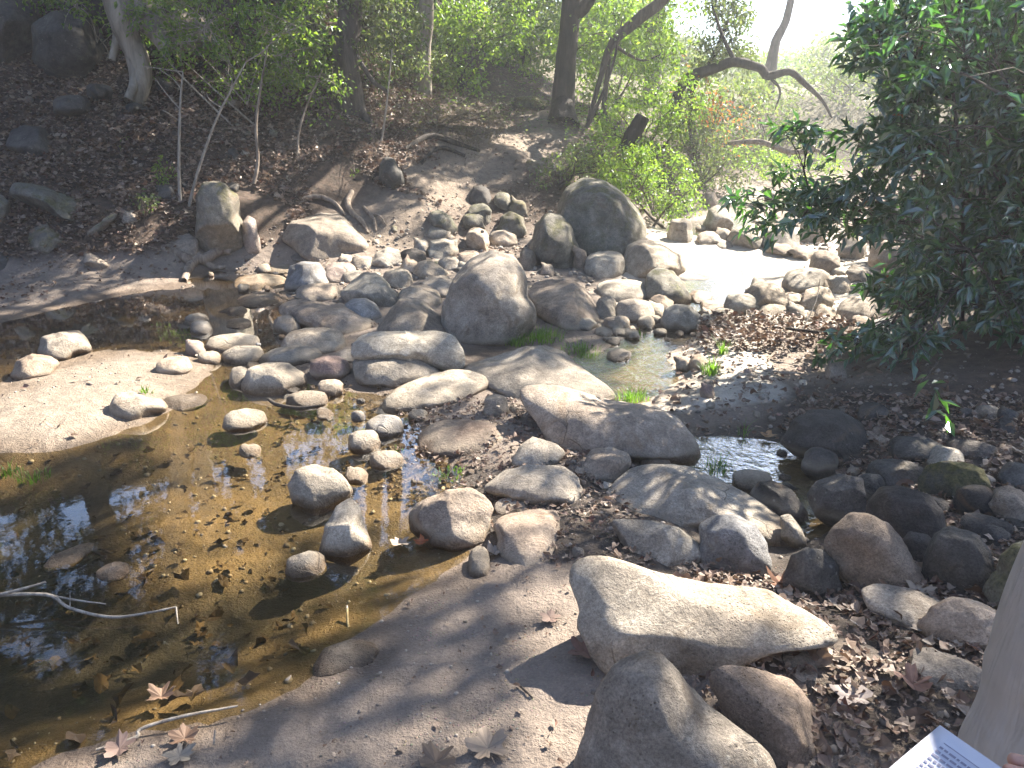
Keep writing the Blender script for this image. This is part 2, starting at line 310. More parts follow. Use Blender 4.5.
_det = fbm_grid(XX, YY, 3.0, 5, 3)
_far = np.clip((np.hypot(XX, YY - 5) - 14) / 20, 0, 1)
ZZ = ZZ + _det * (rough_amp * (1 - _far) + 0.25 * _far) + 0.006 * fbm_grid(XX, YY, 22, 3, 5) * (1 - _far)
_r = np.random.default_rng(12)
for _ in range(46):
    fx, fy = _r.uniform(-2.2, .8), _r.uniform(1.1, 3.2); an = _r.uniform(0, 3.14); u_ = (XX - fx) * math.cos(an) + (YY - fy) * math.sin(an); v_ = -(XX - fx) * math.sin(an) + (YY - fy) * math.cos(an)
    g_ = np.exp(-(u_ / .12) ** 2 - (v_ / .05) ** 2); ZZ += np.where(ZZ > .02, (-.012 * g_ + .006 * np.exp(-((np.hypot(u_ / .15, v_ / .075) - 1) / .3) ** 2)), 0)
ny, nx = XX.shape
def ground(x, y):
    x = np.asarray(x, float); y = np.asarray(y, float)
    i = np.clip(np.searchsorted(GX, x) - 1, 0, nx - 2); j = np.clip(np.searchsorted(GY, y) - 1, 0, ny - 2)
    u = np.clip((x - GX[i]) / (GX[i + 1] - GX[i]), 0, 1); v = np.clip((y - GY[j]) / (GY[j + 1] - GY[j]), 0, 1)
    return (ZZ[j, i] * (1 - u) + ZZ[j, i + 1] * u) * (1 - v) + (ZZ[j + 1, i] * (1 - u) + ZZ[j + 1, i + 1] * u) * v
def hit(px, py, ymax=60.0, water=False):
    d = ray(px, py); d = d / np.linalg.norm(d); t = 1.2; prev = t
    while t < ymax:
        p = CP + d * t; g = float(ground(p[0], p[1]))
        if water: g = max(g, 0.0)
        if p[2] < g:
            lo, hi = prev, t
            for _ in range(14):
                m = (lo + hi) / 2; q = CP + d * m; gg = float(ground(q[0], q[1]))
                if water: gg = max(gg, 0.0)
                if q[2] < gg: hi = m
                else: lo = m
            return CP + d * hi
        prev = t; t += 0.03 + t * 0.006
    return CP + d * ymax
# ground sheet: zone weights (soil kinds, plus painted sun and shade) in a colour attribute
idx = (np.arange(ny - 1)[:, None] * nx + np.arange(nx - 1)[None, :])
GF = np.stack([idx, idx + 1, idx + nx + 1, idx + nx], -1).reshape(-1, 4)
gme = fast_mesh('ground', np.stack([XX, YY, ZZ], -1).reshape(-1, 3), GF, True)
PXX, PYY, DEP = project(np.stack([XX, YY, ZZ], -1).reshape(-1, 3))
PXX = PXX.reshape(XX.shape); PYY = PYY.reshape(XX.shape)
sandp = [(-200, 330), (0, 345), (240, 335), (250, 400), (100, 470), (-200, 480)]
sandr_sun = [(630, 225), (880, 228), (880, 300), (760, 345), (800, 400), (640, 420), (600, 330)]
sand = (in_poly(PXX, PYY, sandp) + 2.0 * in_poly(PXX, PYY, sandr_sun)) * (ZZ < 0.5)  # right-hand sand and spit weighted up: full sunlight put into the colour
humus = np.clip((ZZ - 0.16) / 0.12, 0, 1)
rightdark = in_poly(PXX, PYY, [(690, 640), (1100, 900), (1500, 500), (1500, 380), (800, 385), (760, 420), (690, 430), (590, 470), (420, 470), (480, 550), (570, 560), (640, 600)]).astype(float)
for _ in range(3):
    sand[1:-1, 1:-1] = (sand[:-2, 1:-1] + sand[2:, 1:-1] + sand[1:-1, :-2] + sand[1:-1, 2:] + sand[1:-1, 1:-1]) / 5
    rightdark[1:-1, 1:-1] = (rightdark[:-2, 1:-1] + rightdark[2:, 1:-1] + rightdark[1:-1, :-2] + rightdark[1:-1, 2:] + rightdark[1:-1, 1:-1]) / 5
pathp = np.zeros_like(ZZ)
for q in [(380, 235, 8.7), (410, 215, 9.0), (440, 185, 9.9), (470, 165, 10.7), (520, 146, 11.6), (550, 130, 12.5), (562, 116, 13.2)]:
    p = atY(*q); pathp = np.maximum(pathp, np.clip(1.5 - np.hypot(XX - p[0], YY - p[1]) / 0.5, 0, 1))
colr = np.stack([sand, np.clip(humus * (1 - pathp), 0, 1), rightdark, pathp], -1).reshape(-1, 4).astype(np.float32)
ca = gme.color_attributes.new('zone', 'FLOAT_COLOR', 'POINT'); ca.data.foreach_set('color', colr.ravel())
M = Mat('ground_soil'); at = M.n('Attribute', attribute_name='zone'); sp = M.n('SeparateColor'); M.set(sp.inputs[0], at.outputs['Color'])
P_ = M.pos(); n_big = M.noise(P_, 1.7, 5, 0.6); n_med = M.noise(P_, 14, 6, 0.65); n_fine = M.noise(P_, 110, 4, 0.7); n_gr = M.noise(P_, 380, 2, 0.6)
mud = M.ramp(n_med, [(0.25, (0.15, 0.118, 0.093)), (0.55, (0.235, 0.187, 0.148)), (0.8, (0.325, 0.265, 0.212))])
mud = M.mix(0.35, mud, M.ramp(n_big, [(0.3, (0.125, 0.103, 0.09)), (0.7, (0.29, 0.245, 0.21))]))
sandc = M.ramp(n_med, [(0.25, (0.17, 0.138, 0.107)), (0.55, (0.255, 0.21, 0.163)), (0.8, (0.34, 0.285, 0.226))])
hum = M.ramp(n_med, [(0.3, (0.03, 0.02, 0.014)), (0.55, (0.085, 0.057, 0.04)), (0.8, (0.16, 0.11, 0.08))])
dk_shade = M.ramp(n_med, [(0.3, (0.035, 0.027, 0.022)), (0.55, (0.09, 0.07, 0.055)), (0.8, (0.16, 0.125, 0.1))])  # dark debris soil, with the right bank's deep shade painted in
c = M.mix(M.math('MINIMUM', sp.outputs[0], 1.0), mud, M.mix(M.mrange(sp.outputs[0], 1.0, 2.0), sandc, M.ramp(n_med, [(0.25, (0.36, 0.32, 0.27)), (0.6, (0.52, 0.475, 0.41))]))); c = M.mix(sp.outputs[2], c, dk_shade); c = M.mix(sp.outputs[1], c, hum); c = M.mix(M.math('MULTIPLY', at.outputs['Alpha'], 0.9), c, M.ramp(n_med, [(0.3, (0.15, 0.115, 0.085)), (0.7, (0.27, 0.215, 0.165))]))  # pale right-hand sand ramp carries painted sunlight as well
peb = M.n('TexVoronoi', i_Scale=75.0, i_Randomness=1.0); M.set(peb.inputs['Vector'], P_)
pm = M.ramp(peb.outputs['Distance'], [(0.18, 1.0), (0.3, 0.0)]); pk = M.ramp(M.noise(P_, 6, 2), [(0.5, 0.0), (0.66, 0.7)])
pebm = M.math('MULTIPLY', pm, pk)
pcol = M.mix(0.6, peb.outputs['Color'], (0.4, 0.34, 0.28))
c = M.mix(M.math('MULTIPLY', pebm, 0.6), c, M.mix(1.0, pcol, (0.75, 0.68, 0.6), 'MULTIPLY'))
c = M.mix(0.45, c, M.ramp(n_fine, [(0.3, 0.28), (0.5, 0.5), (0.7, 0.75)]), 'OVERLAY')
c = M.mix(0.25, c, M.ramp(n_gr, [(0.3, 0.25), (0.7, 0.78)]), 'OVERLAY')
zn = M.math('ADD', M.z(), M.math('MULTIPLY', M.math('SUBTRACT', n_med, 0.5), 0.02))
wet = M.mrange(M.math('ADD', zn, M.math('MULTIPLY', M.math('SUBTRACT', n_big, 0.5), 0.05)), 0.042, 0.008)
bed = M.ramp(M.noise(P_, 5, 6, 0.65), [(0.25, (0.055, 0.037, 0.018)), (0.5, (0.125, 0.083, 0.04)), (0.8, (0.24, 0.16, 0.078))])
c = M.mix(wet, c, M.mix(1.0, c, (0.62, 0.55, 0.48), 'MULTIPLY'))
bed = M.mix(M.mrange(zn, -0.065, -0.12), bed, (0.028, 0.021, 0.013)); c = M.mix(M.mrange(zn, 0.004, -0.012), c, M.mix(0.3, bed, M.ramp(n_fine, [(0.3, 0.2), (0.7, 0.8)]), 'OVERLAY'))  # deep silt and leaf tone, with the near pool's shade painted in by depth
far = M.n('VectorMath', operation='LENGTH'); M.set(far.inputs[0], P_)
c = M.mix(M.mrange(far.outputs['Value'], 18, 26), c, M.ramp(M.noise(P_, 3.5, 8, 0.75), [(0.3, (0.04, 0.055, 0.02)), (0.5, (0.1, 0.11, 0.045)), (0.7, (0.2, 0.18, 0.09))]))
hh = M.math('ADD', M.math('MULTIPLY', n_med, 1.0), M.math('ADD', M.math('MULTIPLY', n_fine, 0.35), M.math('MULTIPLY', pebm, 0.35)))
M.principled(Base_Color=c, Roughness=M.mrange(wet, 0, 1, 0.92, 0.5), Normal=M.bump(hh, 1.0, 0.026))
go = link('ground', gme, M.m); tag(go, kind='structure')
# ------------------------------------------------------------------ water: one level sheet, the banks rise out of it
wx = np.linspace(-9, 7.5, 60); wy = np.linspace(0.2, 14, 60); WX, WY = np.meshgrid(wx, wy)
ii = (np.arange(59)[:, None] * 60 + np.arange(59)[None, :]); WF = np.stack([ii, ii + 1, ii + 61, ii + 60], -1).reshape(-1, 4)
wme = fast_mesh('water', np.stack([WX, WY, np.zeros_like(WX)], -1).reshape(-1, 3), WF, True)
M = Mat('creek_water'); P_ = M.pos()
sx = M.n('SeparateXYZ'); M.set(sx.inputs[0], P_)
flow = M.mrange(sx.outputs[0], -0.4, 0.7)   # the pool is still, the creek on the right is moving
rp = M.math('ADD', M.math('MULTIPLY', M.noise(P_, 7, 3), M.mrange(flow, 0, 1, 0.02, 0.5)), M.math('MULTIPLY', M.noise(P_, 26, 3), M.mrange(flow, 0, 1, 0.006, 0.3)))
nb = M.bump(rp, 0.5, 0.035)
tr = M.n('BsdfTransparent', i_Color=(0.9, 0.84, 0.66)); gl = M.n('BsdfGlossy', i_Roughness=0.015, i_Color=(1, 1, 1), i_Normal=nb)
dt = M.n('VectorMath', operation='DOT_PRODUCT'); M.set(dt.inputs[0], nb); M.set(dt.inputs[1], M.n('NewGeometry').outputs['Incoming'])
frs = M.math('ADD', 0.021, M.math('MULTIPLY', M.math('POWER', M.math('SUBTRACT', 1.0, M.math('ABSOLUTE', dt.outputs['Value']), clamp=True), 5.0), 0.979))
mx = M.n('MixShader', i_0=M.math('MINIMUM', M.math('MULTIPLY', frs, 2.9), 0.9)); M.set(mx.inputs[1], tr.outputs[0]); M.set(mx.inputs[2], gl.outputs[0])
M.t.links.new(mx.outputs[0], M.out.inputs[0])
wo_ = link('water', wme, M.m); tag(wo_, kind='structure')
# ------------------------------------------------------------------ rocks
_ICO = {}
def ico(sub):
    if sub in _ICO: return _ICO[sub]
    import bmesh
    bm = bmesh.new(); bmesh.ops.create_icosphere(bm, subdivisions=sub, radius=1.0)
    V = np.array([v.co[:] for v in bm.verts]); F = np.array([[v.index for v in f.verts] for f in bm.faces]); bm.free()
    _ICO[sub] = (V, F); return V, F
def nfield(P, s, seed, oc=3):
    """cheap smooth 3-D noise: sums of warped sines, -1..1"""
    r = np.random.default_rng(seed); t = 0; amp = 1.0; nrm = 0
    for o in range(oc):
        for k in range(6):
            d = r.normal(size=3); d /= np.linalg.norm(d); e = r.normal(size=3); f = s * 2.0 ** o * (0.7 + 0.6 * r.random())
            t = t + amp / 3 * np.sin(f * P @ d + r.random() * 6.283 + 1.1 * np.sin(f * 0.7 * P @ e + r.random() * 6.283))
        nrm += amp; amp *= 0.5
    return t / nrm
ROCKS = []   # world footprint for litter
def rock(outline, kind, label, e=0.78, block=0.5, group=None, name='rock', rough=1.0, sink=0.34, seed=None, cat='rock', contact=None):
    """outline: (x0,y0,x1,y1) box or polygon of what the picture shows of the stone; it gets its own distance, depth and thickness"""
    block = min(block * 1.05, 1.0)
    seed = seed if seed is not None else len(ROCKS) * 13 + 5
    r = np.random.default_rng(seed)
    if isinstance(outline[0], (int, float)):
        x0, y0, x1, y1 = outline; cx, cy0 = (x0 + x1) / 2, (y0 + y1) / 2
        th = np.arange(12) * math.pi / 6 + r.random() * 0.5; q = 2.4
        kx = np.sign(np.cos(th)) * np.abs(np.cos(th)) ** (2 / q); ky = np.sign(np.sin(th)) * np.abs(np.sin(th)) ** (2 / q)
        jit = 1 + (r.random(12) - 0.5) * 0.16
        px = kx * jit; py = ky * jit
        px = (px - px.min()) / (px.max() - px.min()) * (x1 - x0) + x0; py = (py - py.min()) / (py.max() - py.min()) * (y1 - y0) + y0
        poly = list(zip(px, py))
    else:
        poly = [tuple(map(float, p)) for p in outline]
    pa = np.array(poly); x0, y0 = pa.min(0); x1, y1 = pa.max(0)
    # area centroid
    X, Y = pa[:, 0], pa[:, 1]; X2, Y2 = np.roll(X, -1), np.roll(Y, -1); cr = X * Y2 - X2 * Y; A = cr.sum() / 2
    cx = ((X + X2) * cr).sum() / (6 * A); cyy = ((Y + Y2) * cr).sum() / (6 * A)
    # radial function of the outline (v up), smoothed
    NT = 144; TH = np.arange(NT) * 2 * math.pi / NT
    rad = np.zeros(NT)
    for i, t in enumerate(TH):
        dx, dy = math.cos(t), -math.sin(t); best = 0
        for k in range(len(pa)):
            ax, ay = pa[k] - (cx, cyy); bx, by = pa[(k + 1) % len(pa)] - (cx, cyy)
            ex, ey = bx - ax, by - ay; den = dx * ey - dy * ex
            if abs(den) < 1e-9: continue
            s_ = (ax * ey - ay * ex) / den; u = (ax * dy - ay * dx) / den
            if s_ > 0 and -1e-6 <= u <= 1 + 1e-6: best = max(best, s_)
        rad[i] = best
    for _ in range(3): rad = (np.roll(rad, 1) + 2 * rad + np.roll(rad, -1)) / 4
    low = np.sin(TH) < 0
    rad = rad * np.where(low, 1 + sink * (-np.sin(TH)), 1.0)
    # where it meets the ground
    yb = min(y1, 1200.0)
    xb = cx
    cp = hit(*(contact if contact else (xb, yb)), water=True)
    dv = ray(cx, cyy); dn = dv / np.linalg.norm(dv)
    Rr = np.cross(dn, [0, 0, 1.0]); Rr /= np.linalg.norm(Rr); Uu = np.cross(Rr, dn)
    sd = -dn[2]; cd = math.sqrt(1 - sd * sd)      # depression of the line of sight
    depth0 = (cp - CP) @ CF
    mpp = depth0 / FPX
    hp = (y1 - y0) / 2 * mpp; A_ = (x1 - x0) / 2 * mpp
    H = e * hp / cd; Bq = math.sqrt(max(hp * hp - (H * cd) ** 2, 0)) / max(sd, 0.08)
    Bq = min(max(Bq, 0.55 * min(A_, hp * 1.2)), 1.9 * A_ + 0.02)
    H = math.sqrt(max(hp * hp - (Bq * sd) ** 2, (0.25 * hp) ** 2)) / cd
    hp2 = math.sqrt((Bq * sd) ** 2 + (H * cd) ** 2)
    kk = (Bq * Bq - H * H) * sd * cd / hp2 ** 2; tt = Bq * H / hp2
    # contact = lowest silhouette point; its depth offset from the centre is -kk*hp
    Ydepth = depth0 + kk * hp * (dn @ CF) * 1.0
    C0 = CP + dv * Ydepth                          # dv has unit depth along CF
    mpc = Ydepth / FPX
    wpx = max(x1 - x0, y1 - y0); sub = 5 if wpx > 55 else 4 if wpx > 22 else 3
    V, F = ico(sub); P = V.copy()
    # worn facets
    nf = int(7 + 6 * block)
    for i in range(nf):
        n_ = r.normal(size=3); n_ /= np.linalg.norm(n_); h = 0.97 - (0.16 + 0.27 * r.random()) * block
        d = P @ n_; over = np.maximum(d - h, 0); P -= np.outer(over * 0.88, n_)
    # a worn, flattish top
    if block > .3 or e < .8:
        un = np.array([0.0 + r.normal() * .12, tt * dn[2] * 1.0, hp2 * (Uu[2] + kk * dn[2])]); un /= np.linalg.norm(un); un = un + r.normal(size=3) * .07; un /= np.linalg.norm(un)
        h = .92 - .34 * min(block, .9) * (1.0 if e < .88 else .55); over = np.maximum(P @ un - h, 0); P -= np.outer(over * .9, un)
    ns = nfield(P, 1.7, seed, 2); P *= (1 + 0.055 * rough * ns)[:, None]
    P *= (1 + 0.026 * rough * nfield(P, 6.5, seed + 1, 2))[:, None]
    if sub >= 4: P *= (1 + 0.011 * rough * nfield(P, 20, seed + 2, 2))[:, None]
    rg = np.maximum(0, 1 - np.abs(nfield(P, 2.1, seed + 9, 1)) * 14); P *= (1 - 0.022 * rough * rg)[:, None]
    # make the outline seen along this line of sight the given one
    a, b, c = P[:, 0], P[:, 2], P[:, 1]
    th = np.arctan2(b, a) % (2 * math.pi); rr = np.hypot(a, b); bi = (th / (2 * math.pi) * NT).astype(int) % NT
    NB = 36; sil = np.zeros(NB); np.maximum.at(sil, (th / (2 * math.pi) * NB).astype(int) % NB, rr)
    sil = np.interp(np.arange(NT) / NT * NB, np.arange(-0.5, NB + 1), np.concatenate([[sil[-1]], sil, [sil[0]]])[:NB + 2])
    for _ in range(2): sil = (np.roll(sil, 1) + sil + np.roll(sil, -1)) / 3
    f = rad / sil; ff = np.concatenate([f, f[:1]]); fv = np.interp(th / (2 * math.pi) * NT, np.arange(NT + 1), ff)
    fr = (f.mean() if len(f) else 1); w_ = np.clip(rr / 0.6, 0, 1); fv = fv * w_ + fr * (1 - w_)
    a2 = a * fv * mpc; b2 = b * fv * mpc
    W = C0 + np.outer(a2, Rr) + np.outer(b2, Uu + kk * dn) + np.outer(c * tt, dn)
    # settle it into the ground: slide it along the line of sight until the ground or water meets it where the picture shows
    def lowest(k):
        Q = CP + (W - CP) * k; g = np.maximum(ground(Q[:, 0], Q[:, 1]), 0.0); vis = Q[:, 2] > g
        if not vis.any(): return -1e9
        return project(Q[vis])[1].max()
    lo_, hi_ = 0.8, 1.6
    for _ in range(16):
        m_ = (lo_ + hi_) / 2
        if lowest(m_) > y1 + 0.5: lo_ = m_
        else: hi_ = m_
    W = CP + (W - CP) * hi_; C0 = CP + (C0 - CP) * hi_; A_ *= hi_; Bq *= hi_
    base = np.array([C0[0], C0[1], float(ground(C0[0], C0[1]))])
    me = fast_mesh(name, W - base, F, True)
    o = link(name, me, R[kind], None, base); tag(o, label, cat, group)
    ROCKS.append((C0[0], C0[1], max(A_, Bq) * 0.9, W[:, 2].max(), A_, Bq))
    return o
RK = [
# --- largest, centre
([(468,258),(482,252),(497,250),(515,256),(526,272),(528,298),(533,308),(528,322),(510,338),(485,345),(465,340),(449,325),(444,306),(448,290),(457,272)],'grey','tall egg-shaped grey boulder standing upright behind the grassy gap between the rocks',dict(e=.95,block=.45,cat='boulder',name='boulder')),
([(531,283),(545,278),(575,279),(590,291),(600,315),(598,326),(580,330),(555,322),(535,312),(527,295)],'grey','blocky grey boulder with a sloping top just beyond the grass clump',dict(e=.8,block=.9,cat='boulder',name='boulder')),
([(378,328),(388,310),(400,297),(420,296),(436,311),(452,330),(452,345),(400,348)],'grey','smooth wedge-topped slab leaning behind the long low boulder beside the tall egg-shaped one',dict(e=.7,block=.5)),
([(350,345),(358,334),(375,330),(436,331),(455,336),(463,350),(460,366),(446,372),(425,363),(395,358),(358,358)],'pale','long low tan-grey boulder with a flat lit upper edge in the middle of the crossing',dict(e=.9,block=.8,cat='boulder',name='boulder')),
([(352,358),(365,353),(395,352),(420,360),(438,371),(440,380),(420,386),(390,388),(365,384),(353,372)],'tan','brown loaf-shaped rock with a sunlit cheek below the long low boulder',dict(e=.8,block=.5)),
([(382,400),(392,388),(419,376),(452,369),(476,371),(494,383),(488,392),(468,402),(425,412),(389,412)],'pale','flat pale stepping stone lying between the brown loaf-shaped rock and the mud',dict(e=.7,block=.5)),
([(452,369),(489,357),(519,346),(542,343),(565,349),(579,364),(599,379),(613,395),(590,401),(560,401),(520,402),(480,388)],'grey','broad pitted grey slab behind the smooth tilted slab at the crossing',dict(e=.72,block=.6,rough=1.3,name='slab',cat='rock slab')),
([(512,394),(522,386),(556,386),(600,397),(645,402),(675,412),(690,430),(692,446),(684,462),(650,463),(600,461),(570,454),(552,440),(530,418)],'grey','largest smooth tilted slab in the middle with leaf shadow dapples on its end',dict(e=.8,block=.5,rough=.6,name='slab',cat='rock slab')),
([(416,436),(428,424),(445,418),(490,420),(515,430),(522,442),(505,452),(460,458),(425,453)],'mud','flat mud-covered stone with a pale rounded end beside the water plants',dict(e=.62,block=.4)),
([(512,463),(519,446),(532,436),(556,443),(567,452),(556,461),(530,468)],'grey','triangular grey rock in the mud below the smooth tilted slab',dict(e=.7,block=.9)),
([(583,465),(590,450),(610,446),(628,452),(633,462),(618,476),(600,482),(587,476)],'tan','rounded flat-topped rock tucked under the smooth tilted slab',dict(e=.85,block=.7)),
([(637,460),(645,455),(668,457),(672,463),(655,468),(640,468)],'grey','small pointed stone wedged between two big slabs',dict(e=.8)),
([(482,488),(503,470),(528,464),(563,465),(579,476),(581,491),(576,504),(556,501),(518,497),(490,494)],'grey','flat lichen-grey stone in the mud ringed with dead leaves',dict(e=.6,block=.5)),
([(595,515),(612,490),(630,471),(664,465),(690,466),(727,479),(764,497),(782,512),(803,534),(804,544),(785,536),(743,528),(690,530),(649,526),(607,522)],'grey','long cracked slab tapering down towards the dark pool',dict(e=.72,block=.6,rough=1.3,name='slab',cat='rock slab')),
([(607,524),(650,521),(680,526),(700,540),(708,552),(695,563),(660,566),(635,562),(620,545)],'grey','angular grey rock pressed against the round bluish boulder',dict(e=.8,block=1.0)),
([(697,530),(712,518),(732,514),(752,521),(765,538),(769,558),(762,574),(740,577),(715,572),(703,555)],'blue','round bluish boulder just above the big sunlit slab',dict(e=.9,block=.5,cat='boulder',name='boulder')),
([(563,598),(571,577),(582,567),(607,568),(650,577),(700,580),(735,577),(760,577),(790,592),(830,606),(854,620),(828,627),(795,629),(760,638),(728,652),(700,668),(672,680),(630,672),(600,655),(585,632),(578,612)],'pale','huge pale pitted slab striped with sunlight beside the mud',dict(e=.72,block=.8,rough=1.1,name='slab',cat='rock slab',contact=(640,672))),
([(582,775),(585,735),(592,705),(608,680),(628,667),(648,661),(670,674),(692,693),(722,712),(758,730),(773,745),(771,765),(752,790),(700,815),(600,815)],'grey','shaded hump-backed boulder cut off by the bottom edge',dict(e=.9,block=.6,cat='boulder',name='boulder')),
([(705,695),(718,679),(750,674),(785,675),(807,692),(814,712),(817,742),(808,764),(772,772),(750,750),(720,718)],'mud','brown flat-topped rock leaning on the hump-backed boulder at the bottom edge',dict(e=.8,block=.9)),
([(722,770),(760,759),(800,764),(812,790),(722,790)],'mud','sliver of muddy stone below the brown flat-topped rock',dict(e=.6)),
([(314,660),(325,645),(350,640),(375,645),(386,655),(370,668),(340,676),(318,672)],'mud','oval mud-coloured stone half sunk in the shore of the amber pool',dict(e=.5,block=.3)),
# --- standing in the pool
([(288,482),(298,467),(315,463),(335,470),(348,483),(350,495),(335,505),(312,508),(295,498)],'pale','bright white-topped boulder standing alone in the amber pool',dict(e=.85,block=.5)),
([(322,548),(325,525),(338,505),(352,497),(362,508),(365,530),(367,548),(345,557)],'pale','upright narrow stone beside blue reflections in the pool',dict(e=.85,block=.7)),
([(406,514),(416,501),(449,489),(472,488),(490,500),(495,510),(487,524),(477,541),(452,549),(434,541),(413,529)],'tan','slanting rock with a dark wet underside at the pool edge',dict(e=.85,block=.8)),
([(490,525),(500,516),(530,508),(558,509),(565,530),(563,548),(540,566),(512,562),(500,545)],'tan','flat wedge-shaped stone embedded in mud beside the slanting wet rock',dict(e=.6,block=.8)),
((494,497,530,514),'grey','small flat stone between the slanting wet rock and the leaf-ringed stone',dict(e=.6)),
((468,546,490,577),'mud','small upright muddy stone with a curled leaf beside it',dict(e=.7)),
((286,551,326,577),'grey','grey oval stone in dark water below the white-topped boulder',dict(e=.75)),
([(45,560),(55,551),(80,547),(95,548),(90,558),(70,565),(50,566)],'pale','low pale stone awash in the pool, the longer of a pair',dict(e=.6)),
((97,562,128,579),'pale','low pale stone awash in the pool, the rounder of a pair',dict(e=.65)),
((224,408,266,430),'pale','pale oval stone alone where the pool meets the scattered stones',dict(e=.75)),
((240,444,260,456),'pale','tiny pale stone near the middle of the amber pool',dict(e=.7)),
((345,467,367,483),'pale','small white stone touching the white-topped boulder',dict(e=.7)),
((348,430,380,452),'grey','rounded grey stone in amber water beside the pale stepping stone',dict(e=.8)),
((366,414,403,437),'blue','bluish egg-shaped stone above a rounded grey one at the pool edge',dict(e=.8)),
((369,450,404,468),'grey','half-sunk grey stone next to green water weed',dict(e=.7)),
([(112,402),(120,390),(135,391),(148,399),(163,403),(165,413),(150,417),(125,420),(113,415)],'pale','two-lobed sunlit stone on the edge of the sand bar',dict(e=.8,block=.7)),
((160,394,208,409),'mud','thin flat stone lying awash next to the two-lobed stone',dict(e=.6)),
([(243,380),(250,366),(268,361),(290,364),(305,377),(303,387),(285,393),(255,393),(245,388)],'pale','smooth pale oval boulder at the tip of the scattered stones',dict(e=.85,block=.5)),
((230,366,251,387),'grey','small grey stone tucked beside the smooth pale oval boulder',dict(e=.8)),
((287,390,328,408),'grey','flat grey stone with a dark twig lying beside it',dict(e=.7)),
([(13,372),(20,358),(35,353),(50,358),(58,366),(45,377),(25,379)],'pale','brilliant white sunlit stone at the far left of the sand bar',dict(e=.85)),
([(40,345),(46,334),(62,331),(80,332),(87,343),(86,356),(60,360),(42,357)],'tan','squarish tan stone standing in water behind the brilliant white stone',dict(e=.85,block=.9)),
((157,356,190,374),'pale','white lumpy stone at the inner edge of the sand bar',dict(e=.8)),
((186,340,204,356),'red','small reddish sunlit stone in the narrow channel',dict(e=.8)),
((199,351,220,364),'pale','small white stone next to the reddish one in the channel',dict(e=.8)),
((185,313,208,325),'blue','dark blue-grey stone, upper of two touching in the still water',dict(e=.75)),
((191,320,211,334),'blue','pale blue-grey stone, lower of two touching in the still water',dict(e=.8)),
((227,318,251,328),'mud','small brown stone alone in the dark still water',dict(e=.65)),
((237,292,281,307),'grey','flat triangular grey stone at the edge of the dark still water',dict(e=.55,block=.8)),
((227,306,246,315),'grey','small low grey stone near the flat triangular one',dict(e=.6)),
((205,333,259,351),'tan','long flat tan stone in the row stepping into the channel',dict(e=.75)),
((222,345,263,364),'grey','rounded grey stone just below the long flat tan one',dict(e=.8)),
([(258,355),(275,347),(300,345),(317,348),(322,357),(315,364),(285,367),(262,362)],'grey','long lozenge-shaped grey stone above the smooth pale oval boulder',dict(e=.8)),
((281,327,345,356),'pale','rounded flat pale rock in the heap beside a wide pitted slab',dict(e=.8)),
([(278,308),(282,300),(300,297),(320,301),(345,304),(365,316),(378,329),(362,334),(335,336),(318,330),(290,322)],'tan','wide pitted tan slab on top of the heap of stones',dict(e=.75,rough=1.2)),
((273,315,300,336),'grey','small pointed grey stone at the end of the wide pitted slab',dict(e=.85,block=.9)),
((296,283,341,303),'tan','rounded tan stone below the square grey block',dict(e=.85)),
([(286,283),(290,266),(303,261),(320,262),(327,275),(326,287),(305,291),(288,289)],'blue','square bluish-grey block in shade against the sunlit flat stones',dict(e=.9,block=1.0)),
([(340,293),(352,280),(364,271),(378,272),(390,284),(396,295),(394,304),(375,306),(350,302)],'pale','peaked pale rock above a small blue-white stone',dict(e=.85,block=.9)),
((341,298,381,323),'blue','small blue-white stone under the peaked pale rock',dict(e=.85)),
((397,284,441,310),'tan','ridged brown rock beside the tall egg-shaped boulder',dict(e=.8,rough=1.4)),
((310,355,350,380),'red','reddish-grey cracked stone beside the brown loaf-shaped rock',dict(e=.85,block=.7)),
((335,349,362,363),'grey','small grey stone jammed behind the reddish-grey cracked one',dict(e=.8)),
((318,379,344,396),'grey','small round grey stone at the amber water below the reddish-grey cracked one',dict(e=.85)),
([(420,284),(428,276),(445,275),(458,282),(452,294),(435,297)],'grey','flat dark-sided stone nestled left of the tall egg-shaped boulder',dict(e=.7)),
((484,394,508,416),'tan','small cone-shaped stone ringed with dead leaves between two slabs',dict(e=.9)),
((408,409,428,421),'grey','small stone resting in mud at the foot of the pale stepping stone',dict(e=.8)),
((267,262,300,274),'pale','thin sunlit slab with leaves on it near the exposed root',dict(e=.6)),
((234,273,287,291),'pale','low brilliantly lit flat stone beside the amber trickle',dict(e=.5)),
((324,262,356,282),'red','pinkish sunlit stone behind the square grey block',dict(e=.75)),
((342,270,364,283),'grey','small dark-topped stone behind the peaked pale rock',dict(e=.8)),
# --- left bank
([(280,240),(288,222),(305,208),(325,205),(345,218),(360,235),(365,248),(345,256),(335,261),(318,262),(300,252)],'grey','broad grey slab slumped against the leafy bank under the roots',dict(e=.85,block=.7,name='slab',cat='rock slab')),
((288,240,332,263),'dark','dark thin stone under the broad slumped grey slab',dict(e=.75)),
([(198,215),(200,195),(207,182),(228,183),(240,198),(241,225),(238,250),(222,254),(205,248),(199,235)],'moss','tall upright rock with a sunlit shoulder on the leafy bank',dict(e=.97,block=1.0,cat='boulder',name='boulder')),
([(157,252),(164,232),(172,228),(190,231),(197,242),(192,256),(172,259)],'grey','squat grey block at the foot of the tall upright rock',dict(e=.9,block=1.0)),
([(243,235),(244,222),(250,215),(257,220),(258,240),(256,252),(247,252)],'red','small whitish-red standing stone beside the tall upright rock',dict(e=.95,block=.7)),
